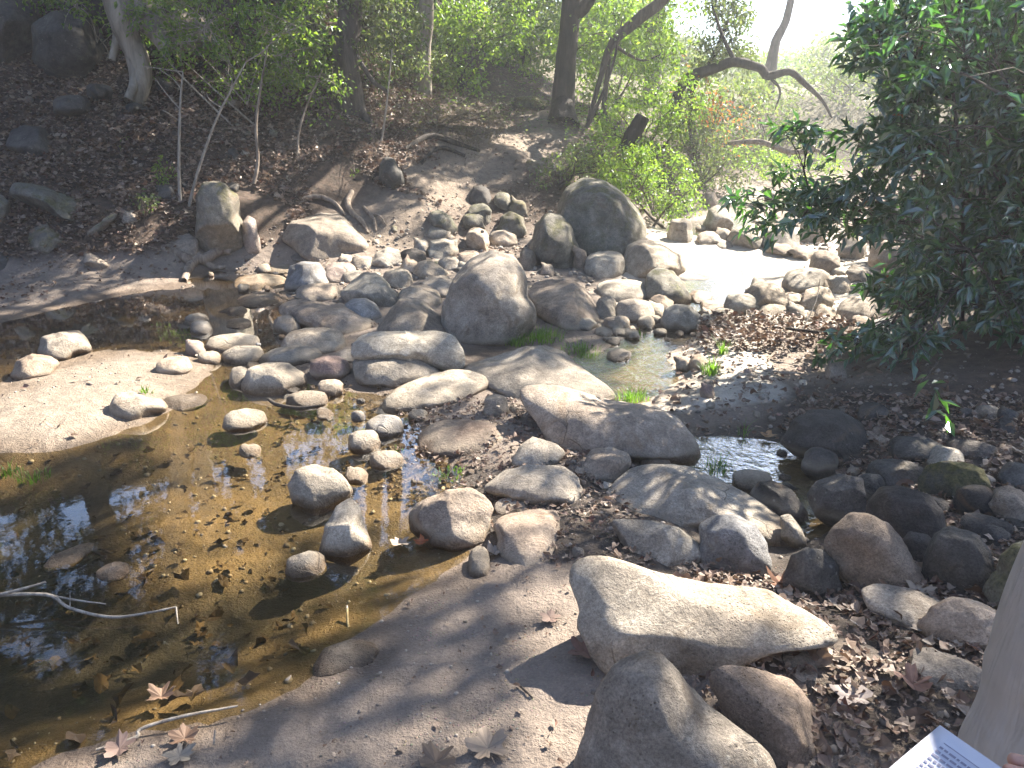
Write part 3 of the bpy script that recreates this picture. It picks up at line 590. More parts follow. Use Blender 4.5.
([(15,190),(22,180),(50,186),(78,196),(98,200),(88,210),(66,221),(40,212),(24,203)],'moss','mossy slanting slab jutting from the leafy bank',dict(e=.85,block=1.0,name='slab',cat='rock slab')),
([(28,240),(33,222),(48,217),(62,222),(73,238),(68,249),(48,251),(33,247)],'moss','mossy rounded boulder below the slanting slab on the bank',dict(e=.9,block=.6,cat='boulder',name='boulder')),
([(-30,270),(-20,232),(2,228),(14,240),(36,246),(38,258),(20,268),(0,272)],'dark','dark bulging boulder cut by the picture edge at the mud bank',dict(e=.85,block=.7,cat='boulder',name='boulder')),
([(-12,215),(-6,196),(4,195),(10,204),(6,214),(0,220)],'moss','small mossy rock at the picture edge above the dark bulging boulder',dict(e=.9)),
((58,250,86,267),'tan','small brown rock at the edge of the mud bank',dict(e=.85)),
([(78,247),(84,246),(97,256),(104,266),(96,268),(84,266)],'tan','small slanted wedge of stone next to the brown rock on the mud bank',dict(e=.8,block=1.0)),
((120,210,139,224),'grey','small rounded stone in leaves above the mud bank',dict(e=.9)),
([(86,232),(96,224),(112,214),(120,211),(118,218),(104,228),(92,235)],'moss','thin mossy edge of rock poking from the leaves',dict(e=.8,block=1.0)),
([(9,145),(16,130),(30,125),(46,128),(57,147),(50,156),(25,154)],'dark','dark angular rock half way up the shaded leafy bank',dict(e=.9,block=.9)),
((55,95,90,118),'dark','dark rock high on the shaded bank, lower of two close together',dict(e=.9)),
((88,84,112,100),'dark','dark rock high on the shaded bank, upper of two close together',dict(e=.9)),
((155,183,182,200),'dark','dark rock under the green seedling on the bank',dict(e=.9)),
([(379,180),(380,165),(385,157),(394,158),(402,172),(403,184),(390,188)],'dark','lone rounded dark boulder beside the path at the root bank',dict(e=.95,cat='boulder',name='boulder')),
# --- big boulder group
([(556,222),(556,203),(565,188),(580,178),(598,179),(618,189),(636,205),(644,222),(640,238),(625,254),(608,258),(590,254),(578,248),(568,236)],'moss','biggest rounded boulder with a mossy top and sunlit flank beyond the crossing',dict(e=.92,block=.55,cat='boulder',name='boulder')),
([(531,245),(535,225),(545,213),(560,214),(572,228),(578,248),(572,262),(558,267),(540,262)],'moss','shaded mossy boulder propping up the biggest rounded one',dict(e=.92,block=.5,cat='boulder',name='boulder')),
((584,250,625,277),'tan','egg-shaped tan rock lying at the foot of the biggest boulder',dict(e=.88,block=.7)),
((573,248,587,269),'tan','small upright stone between the propping boulder and the egg-shaped rock',dict(e=.9)),
([(622,270),(626,246),(640,238),(662,240),(680,252),(684,268),(672,278),(640,280)],'pale','wide sunlit pale boulder at the right of the biggest one',dict(e=.88,block=.6,cat='boulder',name='boulder')),
([(644,296),(646,275),(655,267),(672,270),(684,283),(690,297),(680,303),(660,305)],'moss','rounded lichen-topped boulder between the bright sand and the creek',dict(e=.9,block=.5,cat='boulder',name='boulder')),
((596,279,648,302),'pale','flat sunlit rock with a dark striped top behind the round creek stones',dict(e=.8)),
((596,296,617,319),'tan','small triangular stone beside the blocky grey boulder',dict(e=.9,block=.8)),
([(614,312),(618,302),(635,297),(650,301),(655,312),(650,321),(635,323),(619,320)],'grey','smooth brown-grey round stone at the head of the riffle',dict(e=.88)),
((649,294,674,312),'pale','pale stone with a hollow in it above the riffle',dict(e=.85,block=.4)),
((650,303,664,318),'pale','small pale stone squeezed beside the smooth brown-grey round one',dict(e=.85)),
((650,315,662,325),'grey','tiny round stone at the lip of the riffle',dict(e=.85)),
([(662,322),(664,309),(675,304),(690,305),(702,316),(701,327),(685,332),(668,329)],'grey','smooth olive-grey oval boulder at the lip of the riffle',dict(e=.9,block=.3)),
((603,315,630,332),'tan','yellowish stone in the grass next to the blocky grey boulder',dict(e=.85)),
((594,327,613,337),'tan','low yellowish stone in the grass at the creek',dict(e=.7)),
((607,348,632,361),'tan','low brown stone awash in the creek beside wet leaves',dict(e=.6)),
((575,317,595,330),'grey','small grey stone hidden in the grass clump',dict(e=.8)),
((520,249,536,268),'tan','small tan block in front of the shaded propping boulder',dict(e=.95,block=.8)),
((541,264,554,275),'grey','small grey stone below the propping boulder',dict(e=.8)),
# --- far creek bed in full sun
([(742,306),(745,291),(755,282),(768,281),(782,287),(787,300),(784,308),(760,311)],'pale','sunlit sloping boulder at the far shallow pool',dict(e=.9,block=.6,cat='boulder',name='boulder')),
((725,293,760,314),'pale','rounded sunlit stone in front of the sloping boulder',dict(e=.88)),
((758,304,791,319),'pale','flat-topped pale stone below the sloping sunlit boulder',dict(e=.8)),
((784,267,829,293),'tan','angular tan boulder in sun near the shrub twigs',dict(e=.88,block=.9)),
((804,286,834,309),'pale','bright pale angular stone below the angular tan boulder',dict(e=.88,block=.8)),
((781,292,804,307),'pale','small bright stone between the sloping and the angular boulders',dict(e=.85)),
((789,304,804,318),'grey','small upright grey stone among the sunlit cobbles',dict(e=.88)),
((763,315,781,327),'grey','small grey cobble above the dry leaf bank',dict(e=.85)),
((777,314,794,327),'tan','small tan cobble beside the grey cobble above the dry leaf bank',dict(e=.85)),
((752,325,776,337),'pale','pale flat cobble at the end of the dry leaf bank',dict(e=.75)),
((714,308,739,321),'grey','low wet stone beside the far shallow pool',dict(e=.7)),
((690,290,712,303),'pale','white flat stone at the near edge of the far shallow pool',dict(e=.55)),
((700,300,722,312),'pale','small flat white stone where the creek narrows',dict(e=.6)),
([(705,225),(708,210),(716,205),(727,210),(733,222),(728,229),(712,230)],'pale','domed pale boulder at the far end of the sunny sand',dict(e=.92,cat='boulder',name='boulder')),
((704,192,717,207),'grey','upper grey stone above the domed pale boulder',dict(e=.9)),
((697,231,722,244),'tan','brown flat stone at the foot of the domed pale boulder',dict(e=.8)),
((715,228,731,241),'pale','small white stone beside the brown flat stone at the sand end',dict(e=.85)),
((716,240,733,248),'pale','low white stone on the bright sand edge',dict(e=.7)),
((729,225,764,248),'tan','curved brown ledge of rock closing off the bright sand',dict(e=.85,block=.8)),
((763,228,799,253),'grey','stepped grey rock beside the curved brown ledge',dict(e=.88,block=1.)),
((764,240,794,256),'pale','slanted pale slab under the stepped grey rock',dict(e=.8,block=.8)),
((792,245,812,258),'tan','small brown rock below the stepped grey one',dict(e=.85)),
((811,250,839,275),'tan','tall tan rock face seen through the shrub',dict(e=.95,block=.9)),
((800,218,825,242),'pale','pale boulder on the sunny bank behind the shrub twigs',dict(e=.92)),
((830,277,850,293),'pale','bright cobble behind the hanging shrub twigs',dict(e=.88)),
((848,266,870,281),'grey','grey cobble behind the hanging shrub twigs',dict(e=.88)),
((840,296,880,320),'grey','wide grey stone under the hanging shrub twigs',dict(e=.8)),
((870,318,910,338),'blue','flat bluish stone in the side channel under the shrub',dict(e=.7)),
((812,316,846,333),'grey','low grey stone in the side channel beside the dry leaf bank',dict(e=.7)),
((668,218,692,242),'tan','eroded tan stone below the sunny bushes',dict(e=.92,block=.9)),
((840,235,866,258),'pale','sun-bleached boulder at the bend behind the shrub',dict(e=.92)),
((870,240,902,268),'tan','tan boulder at the bend behind the shrub leaves',dict(e=.92)),
# --- stone steps below the path
([(428,228),(430,212),(440,209),(452,217),(456,229),(448,234)],'moss','rounded mossy step stone at the left of the path foot',dict(e=.92,block=.8)),
((428,226,447,240),'tan','square step stone under the rounded mossy one',dict(e=.92,block=1.)),
((414,239,429,254),'grey','small round stone left of the long lit step stone',dict(e=.9)),
([(428,250),(430,240),(445,238),(458,240),(458,252),(445,258),(432,257)],'pale','long lit step stone in the middle of the stone steps',dict(e=.88,block=.8)),
((462,213,484,229),'moss','flat-topped mossy step stone lit along its edge',dict(e=.9,block=1.)),
((468,203,492,226),'moss','upper mossy step stone behind the flat-topped one',dict(e=.92,block=.8)),
((466,227,489,250),'pale','tall pale step stone catching the sun',dict(e=.93,block=.9)),
([(497,232),(500,216),(510,211),(524,217),(527,234),(516,238)],'moss','jagged mossy rock at the right of the stone steps',dict(e=.93,block=1.)),
((489,229,517,246),'tan','brown rock below the jagged mossy one',dict(e=.88)),
((494,192,511,209),'moss','mossy rock high on the stone steps under the bushes',dict(e=.93)),
((470,186,491,205),'dark','dark rock at the top of the stone steps',dict(e=.9)),
((510,200,526,214),'moss','small mossy rock beside the bank above the stone steps',dict(e=.9)),
([(413,272),(418,262),(430,259),(440,266),(450,274),(440,278),(420,278)],'pale','glaring sunlit stone with a shadowed face below the steps',dict(e=.88,block=.9)),
((401,259,419,273),'pale','small glaring white stone beside the sunlit shadow-faced one',dict(e=.88)),
((383,268,412,288),'pale','knobbly pale stone above the ridged brown rock',dict(e=.88,rough=1.6)),
([(371,263),(376,252),(388,247),(400,250),(401,262),(388,267)],'grey','smooth grey stone at the foot of the path',dict(e=.85)),
((400,248,426,264),'dark','dark flat stone under the step stones',dict(e=.85)),
((458,250,482,268),'tan','brown lit stone between the steps and the tall egg-shaped boulder',dict(e=.88)),
((352,256,374,268),'grey','low grey stone between the slumped slab and the path foot',dict(e=.8)),
((438,256,462,270),'tan','tan stone tucked in front of the long lit step stone',dict(e=.85)),
((548,164,566,176),'moss','lichened stone bordering the path on its uphill side',dict(e=.9)),
((524,160,546,174),'moss','mossy stone set at the bend of the path',dict(e=.9)),
([(512,104),(516,97),(535,96),(548,101),(546,108),(528,110)],'dmoss','low mossy boulder beside the oak trunk',dict(e=.95,cat='boulder',name='boulder')),
((606,125,626,146),'dark','dark rock under the bushes right of the oak trunk',dict(e=.95)),
# --- dark rocks on the right
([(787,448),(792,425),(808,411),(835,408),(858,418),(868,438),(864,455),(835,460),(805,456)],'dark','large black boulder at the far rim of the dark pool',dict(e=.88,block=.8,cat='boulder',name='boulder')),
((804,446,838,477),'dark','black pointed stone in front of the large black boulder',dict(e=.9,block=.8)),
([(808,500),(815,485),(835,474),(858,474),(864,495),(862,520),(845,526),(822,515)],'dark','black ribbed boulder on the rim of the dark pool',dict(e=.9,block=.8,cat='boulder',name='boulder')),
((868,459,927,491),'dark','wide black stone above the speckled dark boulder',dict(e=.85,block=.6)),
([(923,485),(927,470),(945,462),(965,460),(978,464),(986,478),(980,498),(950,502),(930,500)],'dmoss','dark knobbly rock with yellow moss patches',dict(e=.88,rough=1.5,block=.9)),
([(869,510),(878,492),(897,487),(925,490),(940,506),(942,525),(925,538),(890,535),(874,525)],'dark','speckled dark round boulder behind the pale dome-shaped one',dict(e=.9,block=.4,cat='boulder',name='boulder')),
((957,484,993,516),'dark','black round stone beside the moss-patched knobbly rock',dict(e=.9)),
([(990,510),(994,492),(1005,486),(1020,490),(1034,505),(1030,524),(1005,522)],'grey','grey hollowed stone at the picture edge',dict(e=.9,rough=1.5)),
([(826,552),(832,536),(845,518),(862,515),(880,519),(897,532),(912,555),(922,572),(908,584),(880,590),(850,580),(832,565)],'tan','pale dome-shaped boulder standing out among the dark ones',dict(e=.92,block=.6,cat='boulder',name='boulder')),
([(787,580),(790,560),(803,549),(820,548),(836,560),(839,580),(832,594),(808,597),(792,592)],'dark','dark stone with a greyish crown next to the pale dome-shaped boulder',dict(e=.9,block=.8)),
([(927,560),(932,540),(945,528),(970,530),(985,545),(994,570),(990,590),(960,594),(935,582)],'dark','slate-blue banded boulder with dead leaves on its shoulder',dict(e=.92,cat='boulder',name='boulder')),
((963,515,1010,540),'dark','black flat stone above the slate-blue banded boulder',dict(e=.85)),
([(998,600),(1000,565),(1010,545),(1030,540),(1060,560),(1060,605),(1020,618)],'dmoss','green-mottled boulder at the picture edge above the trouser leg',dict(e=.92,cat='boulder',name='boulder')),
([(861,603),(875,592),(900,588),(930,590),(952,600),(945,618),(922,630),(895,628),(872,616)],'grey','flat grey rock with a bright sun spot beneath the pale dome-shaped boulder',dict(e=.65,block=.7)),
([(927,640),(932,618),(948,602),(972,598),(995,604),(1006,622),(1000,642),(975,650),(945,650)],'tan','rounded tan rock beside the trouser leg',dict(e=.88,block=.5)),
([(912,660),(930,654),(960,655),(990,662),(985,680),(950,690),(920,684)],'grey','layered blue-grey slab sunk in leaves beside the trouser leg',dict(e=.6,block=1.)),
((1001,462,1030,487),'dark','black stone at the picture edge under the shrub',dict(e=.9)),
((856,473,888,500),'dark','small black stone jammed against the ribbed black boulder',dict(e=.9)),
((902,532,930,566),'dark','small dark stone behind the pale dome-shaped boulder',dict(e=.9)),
((732,469,772,491),'tan','brown wet stone between the cracked slab and dark pool',dict(e=.8)),
([(748,500),(756,485),(770,481),(790,487),(804,505),(806,519),(790,521),(768,515)],'dark','dark grey stone with pale scratches at the dark pool',dict(e=.85,block=.8)),
([(778,518),(788,514),(802,528),(806,542),(798,548),(784,538)],'tan','lumpy tan stone at the lower end of the cracked slab',dict(e=.85)),
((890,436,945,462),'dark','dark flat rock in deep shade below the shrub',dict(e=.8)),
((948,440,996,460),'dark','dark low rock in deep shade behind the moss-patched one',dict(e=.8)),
((761,644,822,680),'mud','flat buff stone half buried in leaf litter',dict(e=.4,sink=.25)),
((826,641,886,670),'mud','flat dark stone half buried in leaf litter',dict(e=.4,sink=.25)),
([(1005,632),(1010,612),(1030,605),(1050,620),(1050,650),(1015,655)],'dark','dark stone mostly hidden behind the trouser leg',dict(e=.9)),
((640,478,652,490),'grey','pebble resting against the cracked slab',dict(e=.8)),
((700,384,714,398),'red','small red-brown stone on the sunlit mud by the creek',dict(e=.9)),
((676,356,690,372),'tan','roundish brown stone at the creek side of the bright tufts',dict(e=.9)),
((690,354,706,370),'pale','rough pale stone beneath the bright grass tuft',dict(e=.9)),
((826,362,846,380),'grey','grey stone under hanging leaves on the shaded mud',dict(e=.9)),
((762,528,786,545),'grey','small stone wedged under the end of the cracked slab',dict(e=.8)),
]
for it in RK:
    rock(it[0], it[1], it[2], **it[3])
for it in [
 ([(-20,40),(-10,5),(20,-15),(45,0),(50,35),(30,58),(0,62)],'dark','dark cliff boulder in the top corner of the shaded bank',dict(e=.95,block=.9,cat='boulder',name='boulder')),
 ([(36,60),(40,28),(62,15),(92,20),(112,42),(108,66),(80,78),(50,75)],'dark','broad dark boulder in the cliff above the leafy bank',dict(e=.95,block=.9,cat='boulder',name='boulder')),
 ([(60,15),(75,-20),(110,-30),(125,-5),(118,30),(90,32)],'dark','dark cliff boulder behind the flared tree',dict(e=.95,block=.9,cat='boulder',name='boulder')),
 ([(155,45),(160,20),(185,10),(212,22),(216,44),(190,54)],'grey','grey boulder behind the flared tree at the top of the bank',dict(e=.95,block=.8,cat='boulder',name='boulder')),
]: rock(it[0], it[1], it[2], **it[3])
# filler cobbles: alike, so one label per bed of them
def free(x, y, r):
    return all((x - a) ** 2 + (y - b) ** 2 > (0.75 * c_ + r) ** 2 for a, b, c_, *_ in ROCKS)
def in_view_rocks(): return None
def cobbles(poly, n, size, kinds, label, group, seed, e=(.65, .9), name='cobble'):
    r = np.random.default_rng(seed); pa = np.array(poly); k = 0; tries = 0
    while k < n and tries < n * 30:
        tries += 1
        px = r.uniform(pa[:, 0].min(), pa[:, 0].max()); py = r.uniform(pa[:, 1].min(), pa[:, 1].max())
        if not in_poly(np.array([px]), np.array([py]), poly)[0]: continue
        p = hit(px, py, water=True); s = size[0] + (size[1] - size[0]) * r.random() ** 2.2
        if not free(p[0], p[1], s * 0.5): continue
        dep = (p - CP) @ CF; wp = s / dep * FPX; hpx = wp * r.uniform(.5, .8)
        rock((px - wp / 2, py - hpx, px + wp / 2, py), kinds[int(r.integers(len(kinds)))], label, e=r.uniform(*e), block=r.uniform(.3, .9), group=group, name=name, seed=seed * 1000 + k, cat='cobble', sink=.35)
        k += 1
cobbles([(350,240),(530,190),(560,280),(540,345),(440,300),(330,300)], 42, (.04, .14), ['grey', 'tan', 'pale', 'moss'], 'small loose cobble among the stone steps and heaped rocks', 'cobbles at the foot of the path', 11)
cobbles([(610,285),(700,295),(790,285),(860,270),(870,330),(690,345),(600,345)], 40, (.04, .15), ['pale', 'pale', 'tan', 'grey'], 'sun-bleached cobble on the bright creek bed', 'cobbles on the sunny creek bed', 12)
cobbles([(690,195),(900,190),(900,245),(700,238)], 20, (.12, .35), ['pale', 'tan', 'grey'], 'sunny cobble on the far side of the bright sand', 'cobbles on the far bank', 13)
cobbles([(400,400),(620,400),(640,560),(500,560),(390,480)], 26, (.02, .06), ['grey', 'mud', 'tan'], 'pebble in the dark mud between the stepping stones', 'pebbles in the mud', 14, name='pebble')
cobbles([(640,350),(840,350),(830,430),(640,420)], 24, (.02, .06), ['tan', 'red', 'grey', 'pale'], 'pebble on the muddy spit beside the creek', 'pebbles on the spit', 15, name='pebble')
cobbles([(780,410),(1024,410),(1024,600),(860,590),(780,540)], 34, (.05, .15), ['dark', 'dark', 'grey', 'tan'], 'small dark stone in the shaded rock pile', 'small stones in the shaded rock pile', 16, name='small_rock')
cobbles([(150,240),(380,245),(390,300),(230,300),(150,280)], 14, (.05, .14), ['pale', 'grey', 'tan'], 'small flat stone on the far shore of the still water', 'stones on the far shore', 17, name='small_rock')
cobbles([(250,330),(400,330),(400,420),(300,430),(240,390)], 18, (.03, .08), ['grey', 'blue', 'tan'], 'pebble in the gaps between the heaped stones', 'pebbles in the heap', 18, name='pebble')
cobbles([(0,90),(330,90),(340,230),(0,240)], 22, (.06, .2), ['dark', 'grey', 'moss'], 'small rock poking from the leaf litter of the bank', 'small rocks on the leafy bank', 19, name='small_rock')
cobbles([(330,640),(580,600),(600,700),(520,768),(300,768)], 16, (.008, .02), ['mud', 'grey', 'tan'], 'tiny pebble pressed into the trodden mud', 'pebbles in the trodden mud', 20, name='pebble')
# ------------------------------------------------------------------ foliage helpers
def leaf_quads(C, D, N, ln, wd, fold=0.25):
    """C centre, D along-leaf unit dir, N normal-ish; arrays (n,3); folded rhombus leaves"""
    D = D / (np.linalg.norm(D, axis=1)[:, None] + 1e-9); S = np.cross(D, N); S /= np.linalg.norm(S, axis=1)[:, None] + 1e-9; U = np.cross(S, D)
    ln = np.asarray(ln).reshape(-1, 1); wd = np.asarray(wd).reshape(-1, 1)
    base = C - D * ln * 0.5; tip = C + D * ln * 0.5 - U * ln * 0.08; mid = C - D * ln * 0.05
    l = mid - S * wd * 0.5 + U * wd * fold; r = mid + S * wd * 0.5 + U * wd * fold
    V = np.stack([base, r, tip, l], 1).reshape(-1, 3); F = np.arange(len(C) * 4).reshape(-1, 4); return V, F
def cluster_leaves(cen, rad, per, ln, rng, flat=0.7, droop=0.3, wratio=0.5, up=0.7):
    n = len(cen); C = np.repeat(cen, per, 0); m = len(C)
    off = rng.normal(size=(m, 3)); off /= np.linalg.norm(off, axis=1)[:, None]; off *= (rng.random(m) ** 0.5)[:, None]
    R_ = np.repeat(np.broadcast_to(rad, (n,)), per)[:, None]; off = off * R_ * np.array([1, 1, flat])
    D = off + rng.normal(size=(m, 3)) * R_ * 0.4; D[:, 2] -= droop * R_[:, 0]; N = rng.normal(size=(m, 3)) * (1 - up * 0.5); N[:, 2] += up * 1.2
    L_ = ln * rng.uniform(0.6, 1.25, m)
    return leaf_quads(C + off, D, N, L_, L_ * wratio * rng.uniform(.8, 1.2, m))
def kmeans(P, k, rng, it=6):
    k = min(k, len(P)); c = P[rng.choice(len(P), k, replace=False)]
    for _ in range(it):
        a = ((P[:, None] - c[None]) ** 2).sum(-1).argmin(1)
        for j in range(k):
            if (a == j).any(): c[j] = P[a == j].mean(0)
    return c, a
def limb_path(p, q, rng, sag=0.12, n=7):
    d = q - p; L_ = np.linalg.norm(d); m1 = p + d * 0.35 + rng.normal(size=3) * L_ * 0.05 + np.array([0, 0, L_ * sag]); m2 = p + d * 0.7 + rng.normal(size=3) * L_ * 0.05 + np.array([0, 0, L_ * sag * .6])
    return curve([p, m1, m2, q], n)
def branches(mb, start, cl, rng, r0, k1=8, k2=5, twigs=0.4, minr=0.006, sag=0.1):
    """limbs from start to groups of clusters, boughs from the limbs, twigs to some clusters"""
    c1, a1 = kmeans(cl, k1, rng)
    for j in range(len(c1)):
        g = cl[a1 == j]
        if not len(g): continue
        P = limb_path(start, c1[j], rng, sag, 9); rr = r0 * math.sqrt(max(len(g) / len(cl), 0.05)) * 1.1
        mb.tube(P, np.linspace(rr, rr * 0.45, 9), 7, .15)
        c2, a2 = kmeans(g, k2, rng)
        for i in range(len(c2)):
            h = g[a2 == i]
            if not len(h): continue
            s0 = P[int(rng.integers(4, 9))]; Q = limb_path(s0, c2[i], rng, sag * 0.5, 6); r2 = max(rr * 0.4, minr * 1.5)
            mb.tube(Q, np.linspace(r2, minr, 6), 5, .15)
            for t in h[rng.random(len(h)) < twigs]:
                s1 = Q[int(rng.integers(2, 6))]; mb.tube(limb_path(s1, t, rng, 0.02, 4), np.linspace(minr, minr * 0.4, 4), 4)
def plant(name, label, cat, base, trunks, cl, rad, per, ln, lmat, bmat, rng, r0=.05, k1=5, k2=4, twigs=.3, group=None, flat=.8, droop=.3, wr=.5, crown_name='crown', minr=.004, start=None, extra=None):
    base = np.asarray(base, float)
    e = empty(name, base, label, cat, group)
    mb = MB()
    for (pts, rads) in trunks: mb.tube(curve(pts, 12), np.interp(np.linspace(0, 1, 12), np.linspace(0, 1, len(rads)), rads), 10, .12)
    if len(cl): branches(mb, np.asarray(start if start is not None else trunks[0][0][-1], float), cl, rng, r0, k1, k2, twigs, minr)
    if extra: extra(mb)
    mb.build('trunk', bmat, e, base)
    if len(cl):
        V, F = cluster_leaves(cl, rad, per, ln, rng, flat, droop, wr)
        link(crown_name, fast_mesh(crown_name, V - base, F), lmat, e)
    return e
# ------------------------------------------------------------------ the unseen wood overhead: crowns shaped by where sun should fall
LIT = [  # solid sun on the ground
 [(-60,380),(50,352),(160,350),(235,342),(238,372),(190,412),(120,438),(60,460),(-60,465)],
 [(175,262),(240,262),(390,248),(392,282),(300,294),(230,290),(180,292)],
 [(110,290),(150,278),(215,280),(180,300)],
 [(650,222),(860,222),(870,330),(770,338),(700,325),(625,330),(600,290),(640,262)],
 [(650,352),(770,352),(780,372),(720,395),(650,402),(640,380)],
 [(286,463),(352,463),(352,508),(286,508)],
 [(210,398),(425,383),(400,430),(360,465),(280,452),(180,440)],
 [(150,490),(250,475),(275,515),(235,570),(165,600),(130,550)],
 [(740,578),(700,576),(650,575),(640,600),(600,640),(580,640),(565,600),(620,586)],
 [(760,592),(820,618),(760,632),(720,620)],
 [(520,680),(600,690),(585,768),(480,775),(500,730)],
 [(560,175),(640,175),(655,250),(610,255),(600,215)],
 [(690,160),(900,150),(900,225),(690,225)],
 [(560,60),(760,60),(760,170),(600,170)],
]
HALF = [  # dappled
 ([(120,440),(380,390),(430,400),(380,450),(330,510),(250,560),(170,620),(70,600),(60,540),(140,500)], .42),
 ([(400,640),(560,580),(640,650),(600,690),(500,730),(400,775),(330,775)], .45),
 ([(20,775),(40,700),(160,670),(260,700),(250,775)], .35),
 ([(410,500),(480,485),(490,515),(440,540)], .5),
 ([(840,585),(960,585),(960,640),(840,640)], .35),
 ([(640,610),(860,630),(880,768),(600,768)], .45),
 ([(430,365),(620,350),(700,400),(600,440),(420,440)], .3),
 ([(0,170),(260,170),(330,260),(0,265)], .62),
 ([(0,30),(330,30),(330,170),(0,170)], .3),
 ([(330,60),(420,60),(430,240),(300,200)], .55),
 ([(380,200),(530,180),(540,280),(380,290)], .5),
 ([(390,110),(575,110),(575,150),(440,240),(380,240)], .42),
 ([(580,440),(800,460),(800,560),(600,540)], .14),
 ([(0,255),(230,255),(230,330),(0,330)], .25),
 ([(300,300),(460,290),(460,390),(260,390)], .12),
]
gx, gy = np.meshgrid(np.arange(-9, 8.5, .21), np.arange(0.4, 17, .21)); gx = gx.ravel() + RNG.uniform(-.08, .08, gx.size); gy = gy.ravel() + RNG.uniform(-.08, .08, gy.size)
gz = ground(gx, gy); qx, qy, _d = project(np.stack([gx, gy, gz], -1))
litp = np.full(len(gx), .05); inframe = (qx > -80) & (qx < 1100) & (qy > 90) & (qy < 820)
litp[~inframe] = .35
for poly, v in HALF: litp[in_poly(qx, qy, poly)] = v
for poly in LIT: litp[in_poly(qx, qy, poly)] = .97
nz = 0.5 + 0.5 * np.clip(fbm_grid(gx, gy, 4.0, 3, 21) * 1.1, -1, 1)
edge = (nz * 0.8 + RNG.random(len(gx)) * 0.2)
rank = edge.argsort().argsort() / len(edge)
keep = rank > litp
far_ = (gy > 12.5) & (gx > 0.5); keep &= ~far_
hgt = 6.3 + 1.6 * fbm_grid(gx, gy, 1.1, 2, 9) + RNG.uniform(-.5, .5, len(gx))
hgt = np.clip(hgt, 4.6, 9.0)
def landing(P):
    P = np.asarray(P, float); t = np.full(len(P), 0.0)
    for _ in range(12):
        Q = P - SD[None] * t[:, None]; t = t + (Q[:, 2] - ground(Q[:, 0], Q[:, 1])) / SD[2] * 0.8
    return P - SD[None] * t[:, None]
def blocks_sun(P, mar=.13):
    Q = landing(P); bad = np.zeros(len(P), bool)
    for dx, dy in ((0, 0), (mar, 0), (-mar, 0), (0, mar), (0, -mar)):
        q = project(np.stack([Q[:, 0] + dx, Q[:, 1] + dy, ground(Q[:, 0] + dx, Q[:, 1] + dy)], -1))
        for poly in LIT: bad |= in_poly(q[0], q[1], poly)
    return bad
CLU = (np.stack([gx, gy, gz], -1) + SD[None] * (hgt / SD[2])[:, None])[keep]  # leaf clusters set along the sun's line so shade falls around lit areas
CLU = CLU[~blocks_sun(CLU)]
_bc = np.array([atY(x_, y_, Y_) for x_ in range(800, 1080, 40) for y_ in range(-20, 380, 40) for Y_ in (4.4, 5.0)])
def shades(P, pts_, r_):
    out = np.zeros(len(P), bool)
    for i in range(0, len(P), 500):
        d_ = P[i:i + 500, None] - pts_[None]; al = d_ @ SD; out[i:i + 500] = ((np.sqrt(np.maximum((d_ ** 2).sum(-1) - al ** 2, 0)) < r_) & (al > 0)).any(1)
    return out
_sunb = np.array([atY(x_, y_, Y_) for x_ in range(180, 660, 30) for y_ in range(0, 120, 30) for Y_ in (10.5, 13.5)])
CLU = CLU[~(shades(CLU, _sunb, .45) & (RNG.random(len(CLU)) < .7))]
_dv = CLU[:, None] - _bc[None]; _al = _dv @ SD; _pd = np.sqrt(np.maximum((_dv ** 2).sum(-1) - _al ** 2, 0)).min(1); CLU = CLU[~((_pd < .4) & (RNG.random(len(CLU)) < .85))]
WIN = [(378, 520, 30, 34), (432, 572, 48, 32), (400, 610, 30, 18), (212, 655, 22, 28), (128, 588, 26, 14), (60, 668, 24, 26), (335, 575, 14, 22), (235, 690, 20, 12), (20, 640, 18, 18)]  # gaps cut in the crowns so the pool mirrors sky there
def window(P):
    q = project(np.stack([P[:, 0], P[:, 1], -P[:, 2]], -1)); m = np.zeros(len(P), bool)
    for (x_, y_, a_, b_) in WIN: m |= ((q[0] - x_) / (a_ + 9)) ** 2 + ((q[1] - y_) / (b_ + 9)) ** 2 < 1
    return m & (q[2] > 0)
CLU = CLU[~(window(CLU) & (RNG.random(len(CLU)) < .9))]; vis = np.zeros(len(CLU), bool)
print('canopy clusters', len(CLU), 'would cross the frame', int(vis.sum())); CLU = CLU[~vis]
pO = atY(562, 116, 13.0); pP = atY(423, 104, 12.6)
TB = [('shade_tree', 'tall oak just outside the view behind the big shrub', (7.6, 8.0)), ('shade_tree', 'tall tree leaning over the creek beyond the big shrub', (9.2, 12.6)), ('shade_tree', 'wide tree beside the rock pile outside the view', (7.4, 4.0)),
      ('oak_tree', 'dark-trunked oak standing beside the path where it bends', (pO[0], pO[1])), ('tall_tree', 'pale straight trunk rising from the bank left of the path', (pP[0], pP[1])), ('shade_tree', 'tall tree far up the creek, its trunk hidden by bushes', (9.6, 18.0))]
tb = np.array([t[2] for t in TB]); off = np.array([0.0, 0, 0, .4, .9, 0])
asg = (np.linalg.norm(CLU[:, None, :2] - tb[None], axis=2) + off[None]).argmin(1)
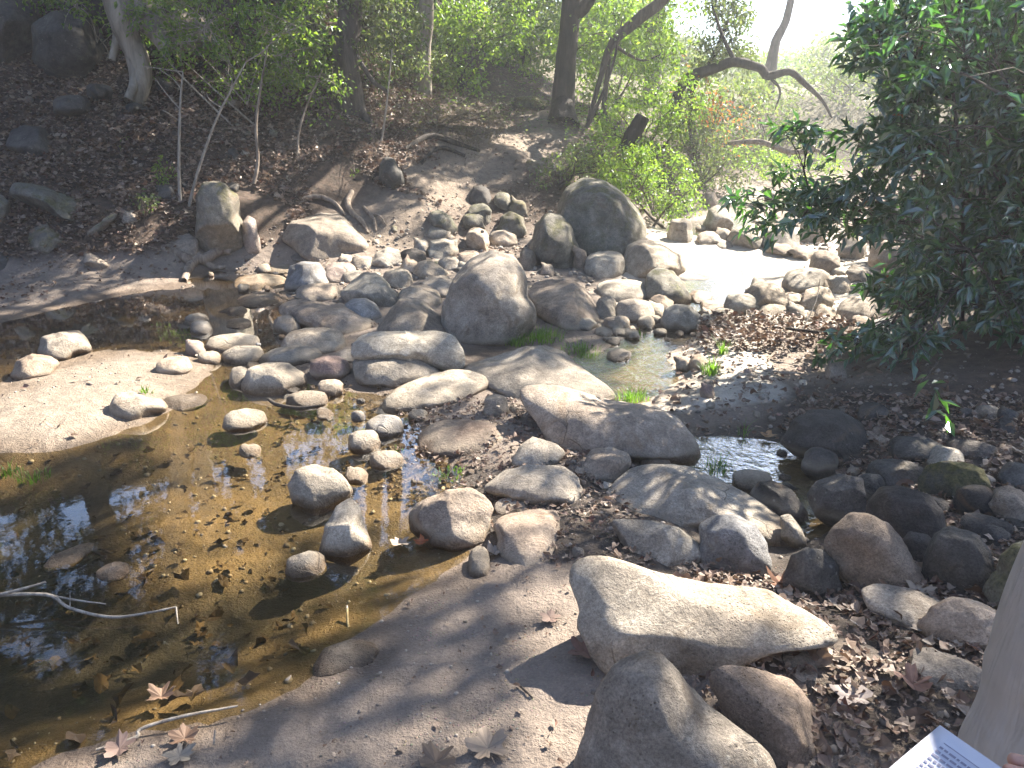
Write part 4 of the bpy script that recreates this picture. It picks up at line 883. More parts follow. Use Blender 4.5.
for i, (nm, lab, (bx, by)) in enumerate(TB):
    rg = np.random.default_rng(100 + i); cl = CLU[asg == i]
    bz = float(ground(bx, by)) - .08
    if nm == 'oak_tree':
        b0 = np.array([bx, by, bz]); tr = [([b0, atY(566, 60, 13.0), atY(571, 10, 13.0), np.array([bx + .25, by, 4.6])], [.20, .15, .14, .13]),
              ([atY(571, 14, 13.0), atY(592, -6, 12.9), np.array([bx + 1.2, by - .2, 5.0])], [.11, .09, .07]), ([b0 + [.0, -.3, -.06], b0 + [0, -.02, .3]], [.25, .17])]
        st = (bx + .25, by, 4.6); bk = B['dark']
    elif nm == 'tall_tree':
        b0 = np.array([bx, by, bz]); tr = [([b0, atY(423, 50, 12.6), atY(426, 0, 12.6), np.array([bx + .1, by, 5.2])], [.14, .12, .11, .10])]; st = (bx + .1, by, 5.2); bk = B['pale']
    else:
        b0 = np.array([bx, by, bz]); tr = [([b0, b0 + [.1, -.1, 2.0], b0 + [-.15, -.2, 4.0]], [.28, .2, .16])]; st = tuple(b0 + [-.15, -.2, 4.0]); bk = B['oak']
    cl2 = np.vstack([cl, np.array(st) + rg.normal(size=(60, 3)) * [1.2, 1.2, .7] + [0, 0, 1.8]])
    a, b, c_ = project(cl2); cl2 = cl2[~((c_ > 0) & (a > -20) & (a < 1044) & (b > -15))]; ex_ = blocks_sun(cl2, .25) | window(cl2); ex_[:len(cl)] = False; cl2 = cl2[~ex_]
    plant(nm, lab, 'tree', b0, tr, cl2, .24, 27, .125, L['canopy'], bk, rg, r0=.13, k1=9, k2=7, twigs=.35, wr=.62, start=st, minr=.008)
    print(nm, len(cl2))
HT = [((-6.8, 11.6), 4.2, 'bushy-topped tree rooted high on the bank above the cliff boulders'), ((-4.2, 12.6), 4.6, 'bushy-topped tree rooted on the bank above the wispy bush'), ((-5.5, 14.5), 6.5, 'tall tree high on the bank behind the straight white sapling'), ((-9.5, 12.0), 6.0, 'tall tree at the top of the bank beyond the cliff boulders'), ((-2.6, 15.5), 7.0, 'tall tree on the bank top between the thick and the pale trunks'), ((0.2, 18.5), 8.0, 'tall tree behind the bend of the path'), ((-7.0, 18.5), 8.5, 'tallest tree far up the bank'), ((3.4, 21.0), 8.0, 'tall tree beyond the oak with an open crown')]
for i, ((bx, by), hh_, lab) in enumerate(HT):
    rg = np.random.default_rng(500 + i); bz = float(ground(bx, by)) - .1; b0 = np.array([bx, by, bz]); st = b0 + [rg.normal() * .2, 0, hh_ * .6]
    cl = np.array([bx, by, bz + hh_ * .85]) + rg.normal(size=(620, 3)) * [2.2, 1.6, hh_ * .3]; cc, aa = kmeans(cl, 22, rg); cl = cl + (cc[aa] - cl) * rg.uniform(.1, .75, len(cl))[:, None]
    a, b, c_ = project(cl); cl = cl[~((c_ > 0) & (a > -20) & (a < 1044) & (b > -12)) & ~blocks_sun(cl, .35) & ~(shades(cl, _sunb, .5) & (rg.random(len(cl)) < .75)) & ~(window(cl) & (rg.random(len(cl)) < .93))]
    plant('bank_tree', lab, 'tree', b0, [([b0, b0 + [.1, 0, hh_ * .3], st], [.22, .17, .12])], cl, .36, 24, .17, L['canopy'], B['oak'], rg, r0=.1, k1=8, k2=5, twigs=.2, wr=.6, start=st, group='tall trees up the bank')
# ------------------------------------------------------------------ big broadleaf shrub on the right
rg = np.random.default_rng(5)
bushpoly = [(862,-30),(848,30),(838,62),(850,80),(870,100),(850,110),(872,135),(830,130),(795,118),(775,130),(790,142),(830,150),(870,160),(868,172),(800,168),(765,168),(768,188),(800,192),(770,198),(735,190),(722,205),(760,216),(735,238),(770,232),(835,225),(845,240),(880,235),(905,262),(865,285),(880,300),(900,322),(860,330),(820,345),(815,372),(840,388),(880,380),(890,405),(950,410),(990,430),(1100,440),(1150,300),(1150,-40)]
pts = []
while len(pts) < 1800:
    px = rg.uniform(715, 1140, 400); py = rg.uniform(-40, 440, 400); ok = in_poly(px, py, bushpoly)
    for a, b in zip(px[ok], py[ok]):
        dens = 0.40 + 0.6 * np.clip((a - 800) / 120, 0, 1)
        nn = 0.5 + 0.5 * math.sin(a * .045 + 2 * math.sin(b * .03)) * math.sin(b * .06 + 1.5 * math.sin(a * .021))
        if rg.random() > dens * (0.12 + 1.1 * nn ** 1.3): continue
        if 810 < a < 1100 and b > 370 and rg.random() < .4: continue
        Yc = 4.75 - (b - 200) * .0012; p = atY(a, b, Yc + rg.normal() * (.38 if a > 860 else .22) + (0.5 if a > 950 else 0) * rg.random())
        if p[2] > float(ground(p[0], p[1])) + .08: pts.append(p)
pts = np.array(pts); bb = np.array([3.55, 4.95, float(ground(3.55, 4.95)) - .05])
def extra_stems(mb):
    for (dx, dy, h, lean, r_) in [(0, 0, 2.9, (.1, .1), .035), (-.28, -.1, 2.6, (-.35, .0), .028), (-.5, .05, 2.3, (-.7, -.1), .022), (.3, .1, 3.2, (.4, .2), .035), (-.1, -.3, 2.4, (-.2, -.5), .02), (-.75, -.15, 1.9, (-.5, -.1), .016)]:
        p0 = bb + [dx, dy, 0]; mb.tube(curve([p0, p0 + [lean[0] * .3, lean[1] * .3, h * .4], p0 + [lean[0], lean[1], h]], 12), np.linspace(r_, r_ * .4, 12), 8, .1)
e = empty('shrub', bb, 'big dark glossy-leaved shrub spilling over the creek bank', 'shrub')
mb = MB(); extra_stems(mb)
c1, a1 = kmeans(pts, 26, rg)
for j in range(len(c1)):
    g = pts[a1 == j]; st = bb + [rg.uniform(-.4, .3), rg.uniform(-.2, .2), 0]; q = c1[j]; st = st + np.array([0, 0, max(0.2, (q[2] - bb[2]) * .45)])
    P = limb_path(st, q, rg, .03, 9); mb.tube(P, np.linspace(.016, .007, 9), 6)
    c2, a2 = kmeans(g, 7, rg)
    for i in range(len(c2)):
        Q = limb_path(P[int(rg.integers(4, 9))], c2[i], rg, .03, 6); mb.tube(Q, np.linspace(.007, .003, 6), 5)
        for t in g[a2 == i]: mb.tube(limb_path(Q[int(rg.integers(2, 6))], t, rg, .02, 4), [.003, .0025, .002, .0015], 4)
mb.build('stems', B['oak'], e, bb)
# whorls of lance-shaped leaves
VV, FF, nv = [], [], 0
per = 12; C = np.repeat(pts, per, 0); m = len(C)
turned = 0
ax = np.repeat((pts - (bb + [0, 0, 1.0])) / np.linalg.norm(pts - (bb + [0, 0, 1.0]), axis=1)[:, None] + rg.normal(size=(len(pts), 3)) * .5, per, 0)
t_ = np.tile(np.linspace(-.12, .05, per), len(pts))[:, None]
side = rg.normal(size=(m, 3)); D = side * .8 + ax * .55; D[:, 2] -= .28; D /= np.linalg.norm(D, axis=1)[:, None]
ln = rg.uniform(.05, .115, m)
C = C + ax * t_ + D * ln[:, None] * .5; N = rg.normal(size=(m, 3)) * .45; N[:, 2] += 1.0
V, F = leaf_quads(C, D, N, ln, ln * .34, .3)
link('foliage', fast_mesh('foliage', V - bb, F), L['laurel'], e)
# a few turned leaves
k_ = rg.choice(len(pts), 26); V, F = cluster_leaves(pts[k_] + [0, -.05, 0], .05, 2, .07, rg, wratio=.5)
link('turned_leaves', fast_mesh('turned_leaves', V - bb, F), L['orange'], e)
# ------------------------------------------------------------------ trees and bushes behind
def bush(name, label, cat, Y, blobs, n, ln, lmat, rng, basepx=None, per=9, rad=.22, dY=.8, bmat='oak', stems=3, sr=.02, group=None, trunkpts=None, tr_r=None, twigs=.35, wr=.5):
    w_ = np.array([b[2] * b[3] for b in blobs], float); w_ /= w_.sum(); cl = []
    for _ in range(n):
        b = blobs[int(rng.choice(len(blobs), p=w_))]
        while True:
            u = rng.uniform(-1, 1, 2)
            if (u ** 2).sum() < 1: break
        yy = Y + rng.normal() * dY * .5; p = atY(b[0] + u[0] * b[2], b[1] + u[1] * b[3], yy)
        if p[2] > float(ground(p[0], p[1])) + .02: cl.append(p)
    if not cl: print('EMPTY', label); return
    cl = np.array(cl); bs_ = blocks_sun(cl, 0) & (np.random.default_rng(3).random(len(cl)) > .25) if Y < 13 and blobs[0][0] > 700 else np.zeros(len(cl), bool); cl = cl[~bs_]; clump = cl + 0
    # uneven outline: pull clusters into clumps
    cc, aa = kmeans(cl, max(3, n // 14), rng); cl = cl + (cc[aa] - cl) * rng.uniform(.0, .5, len(cl))[:, None]
    bp = basepx if basepx else (blobs[0][0], blobs[0][1] + blobs[0][3]); b0 = atY(bp[0], bp[1], Y); b0[2] = float(ground(b0[0], b0[1])) - .05
    mid = cl.mean(0); tr = []
    if trunkpts:
        P = [b0] + [atY(*q) if len(q) == 3 else atY(q[0], q[1], Y) for q in trunkpts]; tr.append((P, tr_r)); st = P[-1]
    else:
        for k in range(stems):
            q = cl[int(rng.integers(len(cl)))]; s0 = b0 + [rng.uniform(-.15, .15), rng.uniform(-.1, .1), 0]
            tr.append(([s0, s0 + (q - s0) * .5 + rng.normal(size=3) * .08, q], [sr, sr * .7, sr * .3]))
        st = b0 + (mid - b0) * .3
    return plant(name, label, cat, b0, tr, cl, rad, per, ln, lmat, B[bmat], rng, r0=sr * 1.2, k1=5, k2=4, twigs=twigs, group=group, wr=wr, start=st, minr=.004)
G = np.random.default_rng(77)
sp_ = [
 ('shrub','loose bright bush hanging over the shaded bank near the flared tree','shrub',9.9,[(205,25,75,40),(265,50,55,50),(165,5,50,22),(300,20,40,35),(170,50,30,25)],620,.065,'bright',dict(basepx=(258,150),per=6,rad=.16,sr=.012,bmat='twig')),
 ('shrub','wispy light green bush among the cliff boulders at the top of the bank','shrub',10.3,[(85,5,50,25),(130,25,35,25),(50,-5,40,20)],200,.06,'bright',dict(basepx=(95,40),per=7,rad=.17,sr=.01,bmat='twig')),
 ('shrub','leggy bush with hanging sprays between the saplings and the thick trunk','shrub',10.6,[(290,70,45,40),(250,95,35,28),(320,95,28,28),(215,85,30,22)],560,.058,'bright',dict(basepx=(292,135),per=7,rad=.15,sr=.01,bmat='twig')),
 ('shrub','leafy green bush at the top of the bank beside the thick stump','shrub',11.4,[(330,20,60,40),(385,35,45,55),(300,60,35,45)],700,.075,'olive',dict(basepx=(310,110),per=7,rad=.18,sr=.015)),
 ('shrub','light green bush between the pale trunk and the path','shrub',14.2,[(455,55,45,50),(480,20,60,40),(440,85,40,28),(420,20,40,30)],700,.085,'bright',dict(basepx=(455,108),per=8,rad=.2)),
 ('shrub','sunlit yellow-green bush behind the path left of the oak','shrub',16.5,[(510,60,50,38),(530,20,40,45),(490,90,50,22)],700,.09,'bright',dict(basepx=(515,104),per=8,rad=.22)),
 ('shrub','backlit bush just right of the oak trunk','shrub',15.0,[(615,70,42,45),(640,40,40,38),(600,100,30,20)],420,.085,'bright',dict(basepx=(612,118),per=8,rad=.2)),
 ('shrub','brilliant yellow-green bush on the slope above the biggest boulder','shrub',12.6,[(640,125,45,32),(672,100,35,35),(615,145,30,18)],420,.065,'bright',dict(basepx=(640,160),per=8,rad=.16)),
 ('shrub','low leafy bush just behind the biggest boulder','shrub',10.7,[(655,180,42,34),(625,165,32,24),(680,205,25,20)],420,.055,'bright',dict(basepx=(655,222),per=8,rad=.13,dY=.7)),
 ('shrub','grey-leaved bush at the end of the sunny sand','shrub',13.2,[(700,165,35,38),(725,185,28,28),(690,130,30,30)],330,.065,'olive',dict(basepx=(702,205),per=8,rad=.17)),
 ('shrub','low brown-stemmed bush beside the stone steps','shrub',10.6,[(545,190,26,20),(570,165,28,18),(590,160,25,18)],240,.05,'olive',dict(basepx=(552,208),per=7,rad=.12,dY=.5)),
 ('shrub','leafy sprays of a young tree leaning in beside the leaning tree','tree',14.0,[(610,25,45,32),(650,45,40,30),(575,50,30,30),(660,10,40,22)],420,.08,'bright',dict(basepx=(603,120),per=8,rad=.2,dY=1.2,trunkpts=[(606,85),(612,40)],tr_r=[.05,.04,.025])),
 ('shrub','leafy bush mass under the crooked bough','shrub',17.5,[(700,150,45,38),(745,165,45,26),(690,110,35,35)],520,.085,'bright',dict(basepx=(712,192),per=8,rad=.22,dY=1.5)),
 ('young_tree','slender dark tree topping the canyon with hanging sprays','tree',15.5,[(725,35,30,34),(745,60,22,20),(712,62,20,24),(728,5,28,20)],330,.085,'olive',dict(basepx=(700,150),per=9,rad=.2,bmat='dark',trunkpts=[(690,95),(712,60),(728,20)],tr_r=[.09,.07,.05,.03])),
 ('shrub','bush full of orange autumn leaves on the canyon floor','shrub',15.5,[(700,105,28,35),(730,120,30,35),(690,75,20,20)],85,.08,'orange',dict(basepx=(712,165),per=4,rad=.22,dY=1.4)),
 ('shrub','pale hazy bush across the creek','shrub',19,[(755,120,45,42),(780,145,50,28),(740,95,30,25)],420,.11,'olive',dict(basepx=(765,175),per=8,rad=.3,dY=2)),
 ('shrub','pale bush behind the tip of the big glossy shrub','shrub',21,[(830,110,50,48),(870,90,45,55),(800,85,40,30)],340,.10,'olive',dict(basepx=(835,165),per=8,rad=.32,dY=2)),
 ('shrub','washed-out bush below the horizontal bough','shrub',16.5,[(800,172,45,24),(845,180,45,30),(760,165,30,18)],220,.075,'bright',dict(basepx=(805,198),per=8,rad=.2,dY=1.5)),
 ('tree','dense tree behind the big glossy shrub','tree',12,[(920,120,60,90),(980,80,70,90),(1040,160,60,110)],420,.09,'olive',dict(basepx=(960,235),per=9,rad=.3,dY=2,trunkpts=[(955,150),(965,60)],tr_r=[.12,.1,.07])),
 ('tree','dark drooping tree in the top corner behind the shrub','tree',8.2,[(900,20,60,45),(960,30,70,60),(1020,60,60,80)],260,.085,'laurel',dict(basepx=(1010,250),per=10,rad=.25,dY=1.0,trunkpts=[(1005,120),(960,20)],tr_r=[.1,.08,.05],wr=.35)),
 ('shrub','leafy undergrowth bush above the root bank','shrub',13.2,[(385,80,45,38),(350,70,30,40),(420,75,35,38)],620,.07,'olive',dict(basepx=(385,118),per=7,rad=.17)),
 ('fern','dry brown brush clinging to the root bank','brush',11.2,[(430,130,42,28),(395,140,32,32),(475,122,30,20),(450,150,30,14)],800,.055,'brush',dict(basepx=(430,150),per=7,rad=.14,dY=.6,wr=.18)),
 ('seedling','green-leaved seedling at the foot of the white sapling','seedling',8.6,[(163,172,12,16),(150,190,8,10)],22,.05,'bright',dict(basepx=(165,205),per=6,rad=.07,dY=.2,sr=.006,stems=2)),
 ('seedling','small green seedling among the leaves high on the bank','seedling',9.1,[(125,150,10,12)],14,.045,'bright',dict(basepx=(125,165),per=5,rad=.06,dY=.2,sr=.005,stems=2)),
 ('seedling','low green plant beside the mossy bank rocks','seedling',8.0,[(143,200,14,10)],20,.04,'olive',dict(basepx=(145,212),per=6,rad=.07,dY=.2,sr=.005,stems=2)),
 ('seedling','yellow-green weed at the path edge above the roots','seedling',9.9,[(352,172,13,14)],24,.045,'bright',dict(basepx=(352,190),per=6,rad=.08,dY=.3,sr=.005,stems=2)),
]
for s in sp_:
    kw = dict(s[8]); bush(s[0], s[1], s[2], s[3], s[4], s[5], s[6], L[s[7]], G, **kw)
FARL = ['far tree rising behind the pale trunk', 'far spreading tree over the bend of the path', 'far tree straight behind the oak', 'far tree right of the oak with sky above it', 'far low tree at the edge of the bright sky', 'far low tree under the open sky', 'far pale tree against the hill under the open sky', 'far pale tree beside the glossy shrub', 'far tree behind the glossy shrub', 'far tree at the end of the view behind the shrub', 'far bushy tree low in the gap under the crooked bough', 'far bushy tree low behind the bare snag']
for i, (px, py, Y, rx, ry) in enumerate([(400,0,21,70,60),(480,10,26,65,60),(550,15,28,60,60),(615,25,27,50,50),(668,66,30,38,34),(730,84,36,45,28),(790,80,38,45,28),(850,72,34,55,42),(930,40,26,70,70),(1010,40,24,70,80),(745,110,28,50,25),(815,112,27,50,26)]):
    bush('background_tree', FARL[i], 'tree', Y, [(px, py, rx, ry), (px + rx * .5, py + ry * .3, rx * .6, ry * .7), (px - rx * .4, py + ry * .5, rx * .6, ry * .6)], 520, .2, L['olive' if i % 3 else 'bright'], G, basepx=(px, py + ry * 1.4), per=12, rad=.55, dY=3.0, sr=.09, group='far trees up the canyon', trunkpts=[(px + 4, py + ry * .6), (px, py)], tr_r=[.2, .15, .1])
# ------------------------------------------------------------------ bare trunks, boughs, saplings, roots
def woody(name, label, cat, paths, bark, group=None, seg=9, part=None):
    b0 = np.array(paths[0][0][0], float); mb = MB()
    for P, r_ in paths:
        n = max(8, len(P) * 5); mb.tube(curve(P, n), np.interp(np.linspace(0, 1, n), np.linspace(0, 1, len(r_)), r_), seg, .14)
    o = mb.build(name, B[bark], None, b0); return tag(o, label, cat, group)
A = atY
e_ = A(135, 98, 9.9)
e_[2] -= .05
rg = np.random.default_rng(31); clt = np.array([-4.8, 10.4, 6.3]) + rg.normal(size=(110, 3)) * [1.6, 1.3, .9]
a, b, c_ = project(clt); clt = clt[~((c_ > 0) & (a > -20) & (a < 1044) & (b > -10)) & ~blocks_sun(clt, .3)]
plant('flared_tree', 'grey tree with flared divided base on the shaded bank', 'tree', e_, [([e_, A(143, 72, 9.9), A(130, 40, 9.9), A(117, 0, 9.9), np.array([-5.0, 10.2, 5.0])], [.12, .10, .13, .16, .13]), ([A(168, 52, 9.8), A(152, 25, 9.9), A(140, 0, 9.95), np.array([-4.4, 10.2, 4.6])], [.06, .13, .13, .1]), ([A(128, 100, 9.7), A(135, 78, 9.85), A(126, 40, 9.9)], [.05, .06, .06]), ([A(112, 60, 9.8), A(118, 30, 9.9), A(116, 0, 9.9)], [.04, .05, .05])],
      clt, .26, 22, .12, L['canopy'], B['pale'], rg, r0=.08, k1=6, k2=4, start=(-5.0, 10.2, 5.0), wr=.6)
p0 = A(349, 124, 10.8); p0[2] -= .1
rg = np.random.default_rng(32); clt = np.array([-2.2, 11.4, 6.6]) + rg.normal(size=(90, 3)) * [1.3, 1.2, .8]
a, b, c_ = project(clt); clt = clt[~((c_ > 0) & (a > -20) & (a < 1044) & (b > -10)) & ~blocks_sun(clt, .3)]
plant('thick_tree', 'thick trunk with roots gripping the bank above the slumped slab', 'tree', p0, [([p0, A(347, 85, 10.8), A(345, 50, 10.8), A(350, 0, 10.9), np.array([-2.2, 11.1, 5.0])], [.26, .19, .16, .15, .12]), ([A(330, 128, 10.6), A(340, 105, 10.75), A(346, 70, 10.8)], [.05, .08, .08]), ([A(372, 128, 10.6), A(358, 105, 10.75), A(352, 70, 10.8)], [.04, .08, .08]), ([A(357, 55, 10.7), A(372, 80, 10.6), A(388, 92, 10.6)], [.02, .03, .02])],
      clt, .26, 22, .12, L['canopy'], B['oak'], rg, r0=.08, k1=6, k2=4, start=(-2.2, 11.1, 5.0), wr=.6)
woody('leaning_tree', 'thin leaning tree crossing in front of the sky right of the oak', 'tree', [([A(587, 127, 12.9), A(600, 80, 12.9), A(612, 44, 12.9), A(640, 18, 12.8), A(668, -6, 12.7), A(700, -60, 12.4)], [.035, .04, .065, .09, .085, .05]), ([A(612, 44, 12.9), A(640, 60, 13.1), A(660, 55, 13.2)], [.03, .02, .01]), ([A(668, -6, 12.7), A(640, -60, 12.8)], [.05, .03])], 'oak')
woody('leaning_stump', 'short black leaning stump among the bushes', 'stump', [([A(627, 152, 11.9), A(633, 135, 11.9), A(643, 116, 11.9)], [.15, .12, .10])], 'dark')
woody('fallen_bough', 'crooked horizontal bough below the bright sky', 'bough', [([A(672, 120, 14.6), A(684, 82, 14.6), A(715, 68, 14.5), A(735, 62, 14.4), A(760, 68, 14.4), A(768, 76, 14.4), A(790, 72, 14.4), A(805, 84, 14.4), A(822, 100, 14.5), A(832, 118, 14.6)], [.09, .09, .085, .08, .075, .07, .06, .05, .03, .015]), ([A(735, 62, 14.4), A(722, 35, 14.5), A(712, 5, 14.6)], [.04, .03, .015]), ([A(768, 76, 14.4), A(780, 90, 14.3), A(775, 110, 14.3)], [.03, .02, .01])], 'dark')
woody('dead_branch', 'long bare branch lying across the sunny bushes', 'branch', [([A(728, 143, 13.4), A(760, 142, 13.4), A(790, 152, 13.3), A(815, 150, 13.3), A(833, 160, 13.2)], [.03, .045, .045, .035, .02]), ([A(815, 150, 13.3), A(800, 130, 13.3), A(795, 118, 13.4)], [.03, .02, .01])], 'root')
woody('tall_snag', 'bare leaning snag against the bright sky', 'tree', [([A(766, 110, 22), A(774, 48, 22), A(786, 20, 22), A(794, -20, 22), A(800, -90, 22)], [.2, .13, .1, .08, .05])], 'oak')
G2 = np.random.default_rng(8)
def sapling(label, P, r_, subs, bark='twig'):
    woody('sapling', label, 'sapling', [(P, r_)] + subs, bark, seg=6)
sapling('straight white sapling on the shaded bank', [A(181, 218, 8.4), A(179, 170, 8.5), A(180, 110, 8.6), A(183, 72, 8.7)], [.022, .016, .013, .008], [([A(179, 108, 8.6), A(165, 92, 8.6), A(155, 78, 8.6)], [.008, .006, .004]), ([A(178, 120, 8.6), A(168, 113, 8.5), A(162, 110, 8.5)], [.009, .006, .004]), ([A(182, 90, 8.7), A(172, 78, 8.7), A(160, 70, 8.7)], [.006, .005, .003]), ([A(183, 72, 8.7), A(170, 70, 8.7), A(142, 66, 8.7)], [.006, .005, .003])])
sapling('leaning white sapling forking towards the bushes', [A(187, 215, 8.4), A(197, 175, 8.5), A(214, 125, 8.6), A(230, 92, 8.7), A(246, 62, 8.8)], [.02, .015, .013, .01, .007], [([A(222, 108, 8.6), A(210, 100, 8.6), A(206, 92, 8.6)], [.006, .005, .003]), ([A(230, 92, 8.7), A(232, 80, 8.7), A(225, 68, 8.7)], [.006, .005, .003]), ([A(246, 62, 8.8), A(262, 52, 8.8), A(272, 42, 8.9)], [.007, .006, .004])])
sapling('dark wavy stem rising beside the tall upright rock', [A(254, 184, 9.0), A(258, 160, 9.1), A(256, 125, 9.2), A(261, 85, 9.3), A(268, 45, 9.4)], [.022, .02, .016, .014, .008], [([A(256, 125, 9.2), A(240, 128, 9.2), A(215, 128, 9.2)], [.006, .005, .003])], 'root')
sapling('thin stem leaning over the slumped slab', [A(300, 165, 9.6), A(298, 140, 9.7), A(305, 110, 9.8), A(322, 70, 9.9)], [.018, .014, .012, .008], [], 'root')
sapling('thin pale stem between the thick trunk and the path', [A(378, 160, 10.2), A(384, 125, 10.3), A(388, 92, 10.4), A(392, 50, 10.5)], [.018, .014, .012, .008], [], 'twig')
woody('sapling', 'slim arching stem right of the oak trunk', 'sapling', [([A(586, 128, 12.2), A(602, 95, 12.2), A(614, 60, 12.2), A(622, 20, 12.2)], [.03, .025, .02, .01])], 'oak')
def G3(px, py, dz=0.01):
    p = hit(px, py); p = p.copy(); p[2] += dz; return p
woody('exposed_root', 'pale snaking root on the bank beside the path foot', 'root', [([G3(352, 192), G3(348, 205, .03), G3(352, 215, .03), G3(362, 224, .03), G3(368, 234)], [.03, .035, .03, .025, .015])], 'root')
woody('exposed_root', 'short forked root beside the lone dark boulder', 'root', [([G3(364, 208), G3(369, 216, .03), G3(374, 222, .02), G3(376, 232)], [.02, .022, .02, .01]), ([G3(369, 216, .03), G3(380, 218, .02), G3(386, 226)], [.015, .012, .008])], 'root')
woody('exposed_root', 'bleached root arching out of the mud bank at the trickle', 'root', [([G3(188, 256), G3(198, 262, .05), G3(205, 266, .07), G3(222, 258, .08), G3(232, 257, .05)], [.05, .06, .055, .05, .03]), ([G3(198, 262, .04), G3(190, 270, .03), G3(184, 282)], [.05, .045, .03]), ([G3(176, 252), G3(186, 262, .04), G3(196, 266, .03)], [.03, .05, .04]), ([G3(205, 266, .05), G3(214, 270, .03), G3(226, 268)], [.035, .03, .02])], 'root')
woody('exposed_root', 'grey root running under the leaves above the slumped slab', 'root', [([G3(298, 202, .02), G3(318, 200, .04), G3(335, 206, .03), G3(345, 216, .0)], [.02, .03, .025, .015])], 'root')
woody('exposed_root', 'dark roots spread over the shaded root bank', 'root', [([G3(405, 150), G3(430, 140, .05), G3(455, 146, .04), G3(480, 152)], [.03, .04, .035, .02]), ([G3(420, 165), G3(440, 152, .05), G3(465, 158, .03)], [.025, .03, .02])], 'dark')
def stick(label, paths, bark='twig', name='stick'):
    woody(name, label, 'stick', paths, bark, seg=6)
Z = atZ
stick('pale forked branch reaching over the amber pool from the picture edge', [([Z(-40, 598, .06), Z(0, 595, .06), Z(48, 595, .05), Z(70, 608, .035), Z(110, 617, .02), Z(147, 613, .02), Z(176, 607, .03)], [.007, .006, .006, .005, .005, .004, .003]), ([Z(-10, 597, .06), Z(22, 589, .08), Z(46, 582, .09)], [.006, .005, .003]), ([Z(48, 595, .05), Z(75, 600, .04), Z(106, 604, .03)], [.004, .0035, .002]), ([Z(176, 607, .03), Z(178, 624, .0)], [.003, .002]), ([Z(70, 606, .035), Z(70, 592, .06)], [.002, .001])])
stick('bent stick lying half in the water on the near mud', [([Z(96, 750, .02), Z(135, 738, .02), Z(141, 729, .03), Z(180, 717, .035), Z(238, 706, .035)], [.004, .006, .005, .005, .003])])
stick('short white twig upright in the mud at the pool edge', [([Z(214, 744, .03), Z(215, 730, .06)], [.003, .002])])
stick('dark wet twig beside the flat grey stone in the pool', [([Z(268, 399, .03), Z(278, 405, .03), Z(300, 408, .03), Z(318, 406, .05)], [.009, .012, .01, .006])], 'dark')
stick('white twig standing in the pool near the near shore', [([Z(347, 606, .0), Z(348, 625, -.02), Z(352, 638, -.03)], [.004, .005, .004])])
stick('long dark branch lying on the dry leaf bank', [([G3(770, 338, .08), G3(800, 345, .1), G3(850, 352, .1), G3(905, 362, .1)], [.006, .012, .014, .012]), ([G3(800, 345, .1), G3(812, 330, .2), G3(815, 318, .3)], [.006, .004, .003])], 'dark')
stick('short sunlit twig on the muddy spit', [([G3(754, 372, .02), G3(780, 377, .03), G3(800, 378, .03)], [.004, .006, .004])])
stick('thin bare twig sprouting from the sunny cobbles', [([G3(747, 322, .0), G3(744, 300, .12), G3(738, 286, .2)], [.005, .004, .002]), ([G3(744, 300, .12), G3(752, 290, .2)], [.003, .002])])
stick('small dark twig on the sunny trodden mud', [([G3(518, 686, .006), G3(526, 694, .008), G3(532, 699, .006)], [.0025, .003, .002])], 'dark')
# ------------------------------------------------------------------ leaf litter and grass
def scatter(name, n, xr, yr, cond, ln, lmat, rng, zoff=.008, kindlab=None, tilt=.45, wr=.75, lift=0.012):
    x = rng.uniform(*xr, n * 3); y = rng.uniform(*yr, n * 3); z = ground(x, y); q = project(np.stack([x, y, z], -1))
    ok = cond(x, y, z, q[0], q[1]); x, y, z = x[ok][:n], y[ok][:n], z[ok][:n]; m = len(x)
    z = z + zoff + rng.random(m) * lift
    K = 9; th = rng.uniform(0, 6.283, m); D = np.stack([np.cos(th), np.sin(th), rng.normal(size=m) * .25], -1); N = rng.normal(size=(m, 3)) * tilt; N[:, 2] += 1
    D /= np.linalg.norm(D, axis=1)[:, None]; S = np.cross(D, N); S /= np.linalg.norm(S, axis=1)[:, None]; U = np.cross(S, D)
    L_ = rng.uniform(0, 1, m) ** 1.6 * (ln[1] - ln[0]) + ln[0]; ph = np.arange(K) * 2 * math.pi / K
    rr = (0.36 + .16 * np.cos(2.5 * ph)[None] ** 2 + rng.uniform(-.15, .12, (m, K))) * L_[:, None]; ww = wr * rng.uniform(.6, 1.15, m)
    cu = rng.uniform(.0, 2.2, m)[:, None] / L_[:, None]; u_ = rr * np.cos(ph); v_ = rr * np.sin(ph) * ww[:, None]; h_ = cu * v_ ** 2 * 1.2 + rng.normal(size=(m, K)) * .06 * L_[:, None] + .5 * cu * rng.uniform(-.5, .8, m)[:, None] * u_ ** 2
    C = np.stack([x, y, z], -1); rim = C[:, None] + u_[..., None] * D[:, None] + v_[..., None] * S[:, None] + h_[..., None] * U[:, None]
    V = np.concatenate([C[:, None], rim], 1).reshape(-1, 3); bi = np.arange(m)[:, None] * (K + 1); j = np.arange(K)[None]
    F = np.stack([bi + 0 * j, bi + 1 + j, bi + 1 + (j + 1) % K], -1).reshape(-1, 3)
    o = link(name, fast_mesh(name, V, F), lmat); tag(o, kind='stuff'); return o
G4 = np.random.default_rng(44)
def offpath(x, y):
    m = np.ones(len(x), bool)
    for q in [(380, 235, 8.7), (410, 215, 9.0), (440, 185, 9.9), (470, 165, 10.7), (520, 146, 11.6), (550, 130, 12.5), (562, 116, 13.2)]:
        p = atY(*q); m &= (np.hypot(x - p[0], y - p[1]) > .42) | (np.random.default_rng(1).random(len(x)) < .04)
    return m
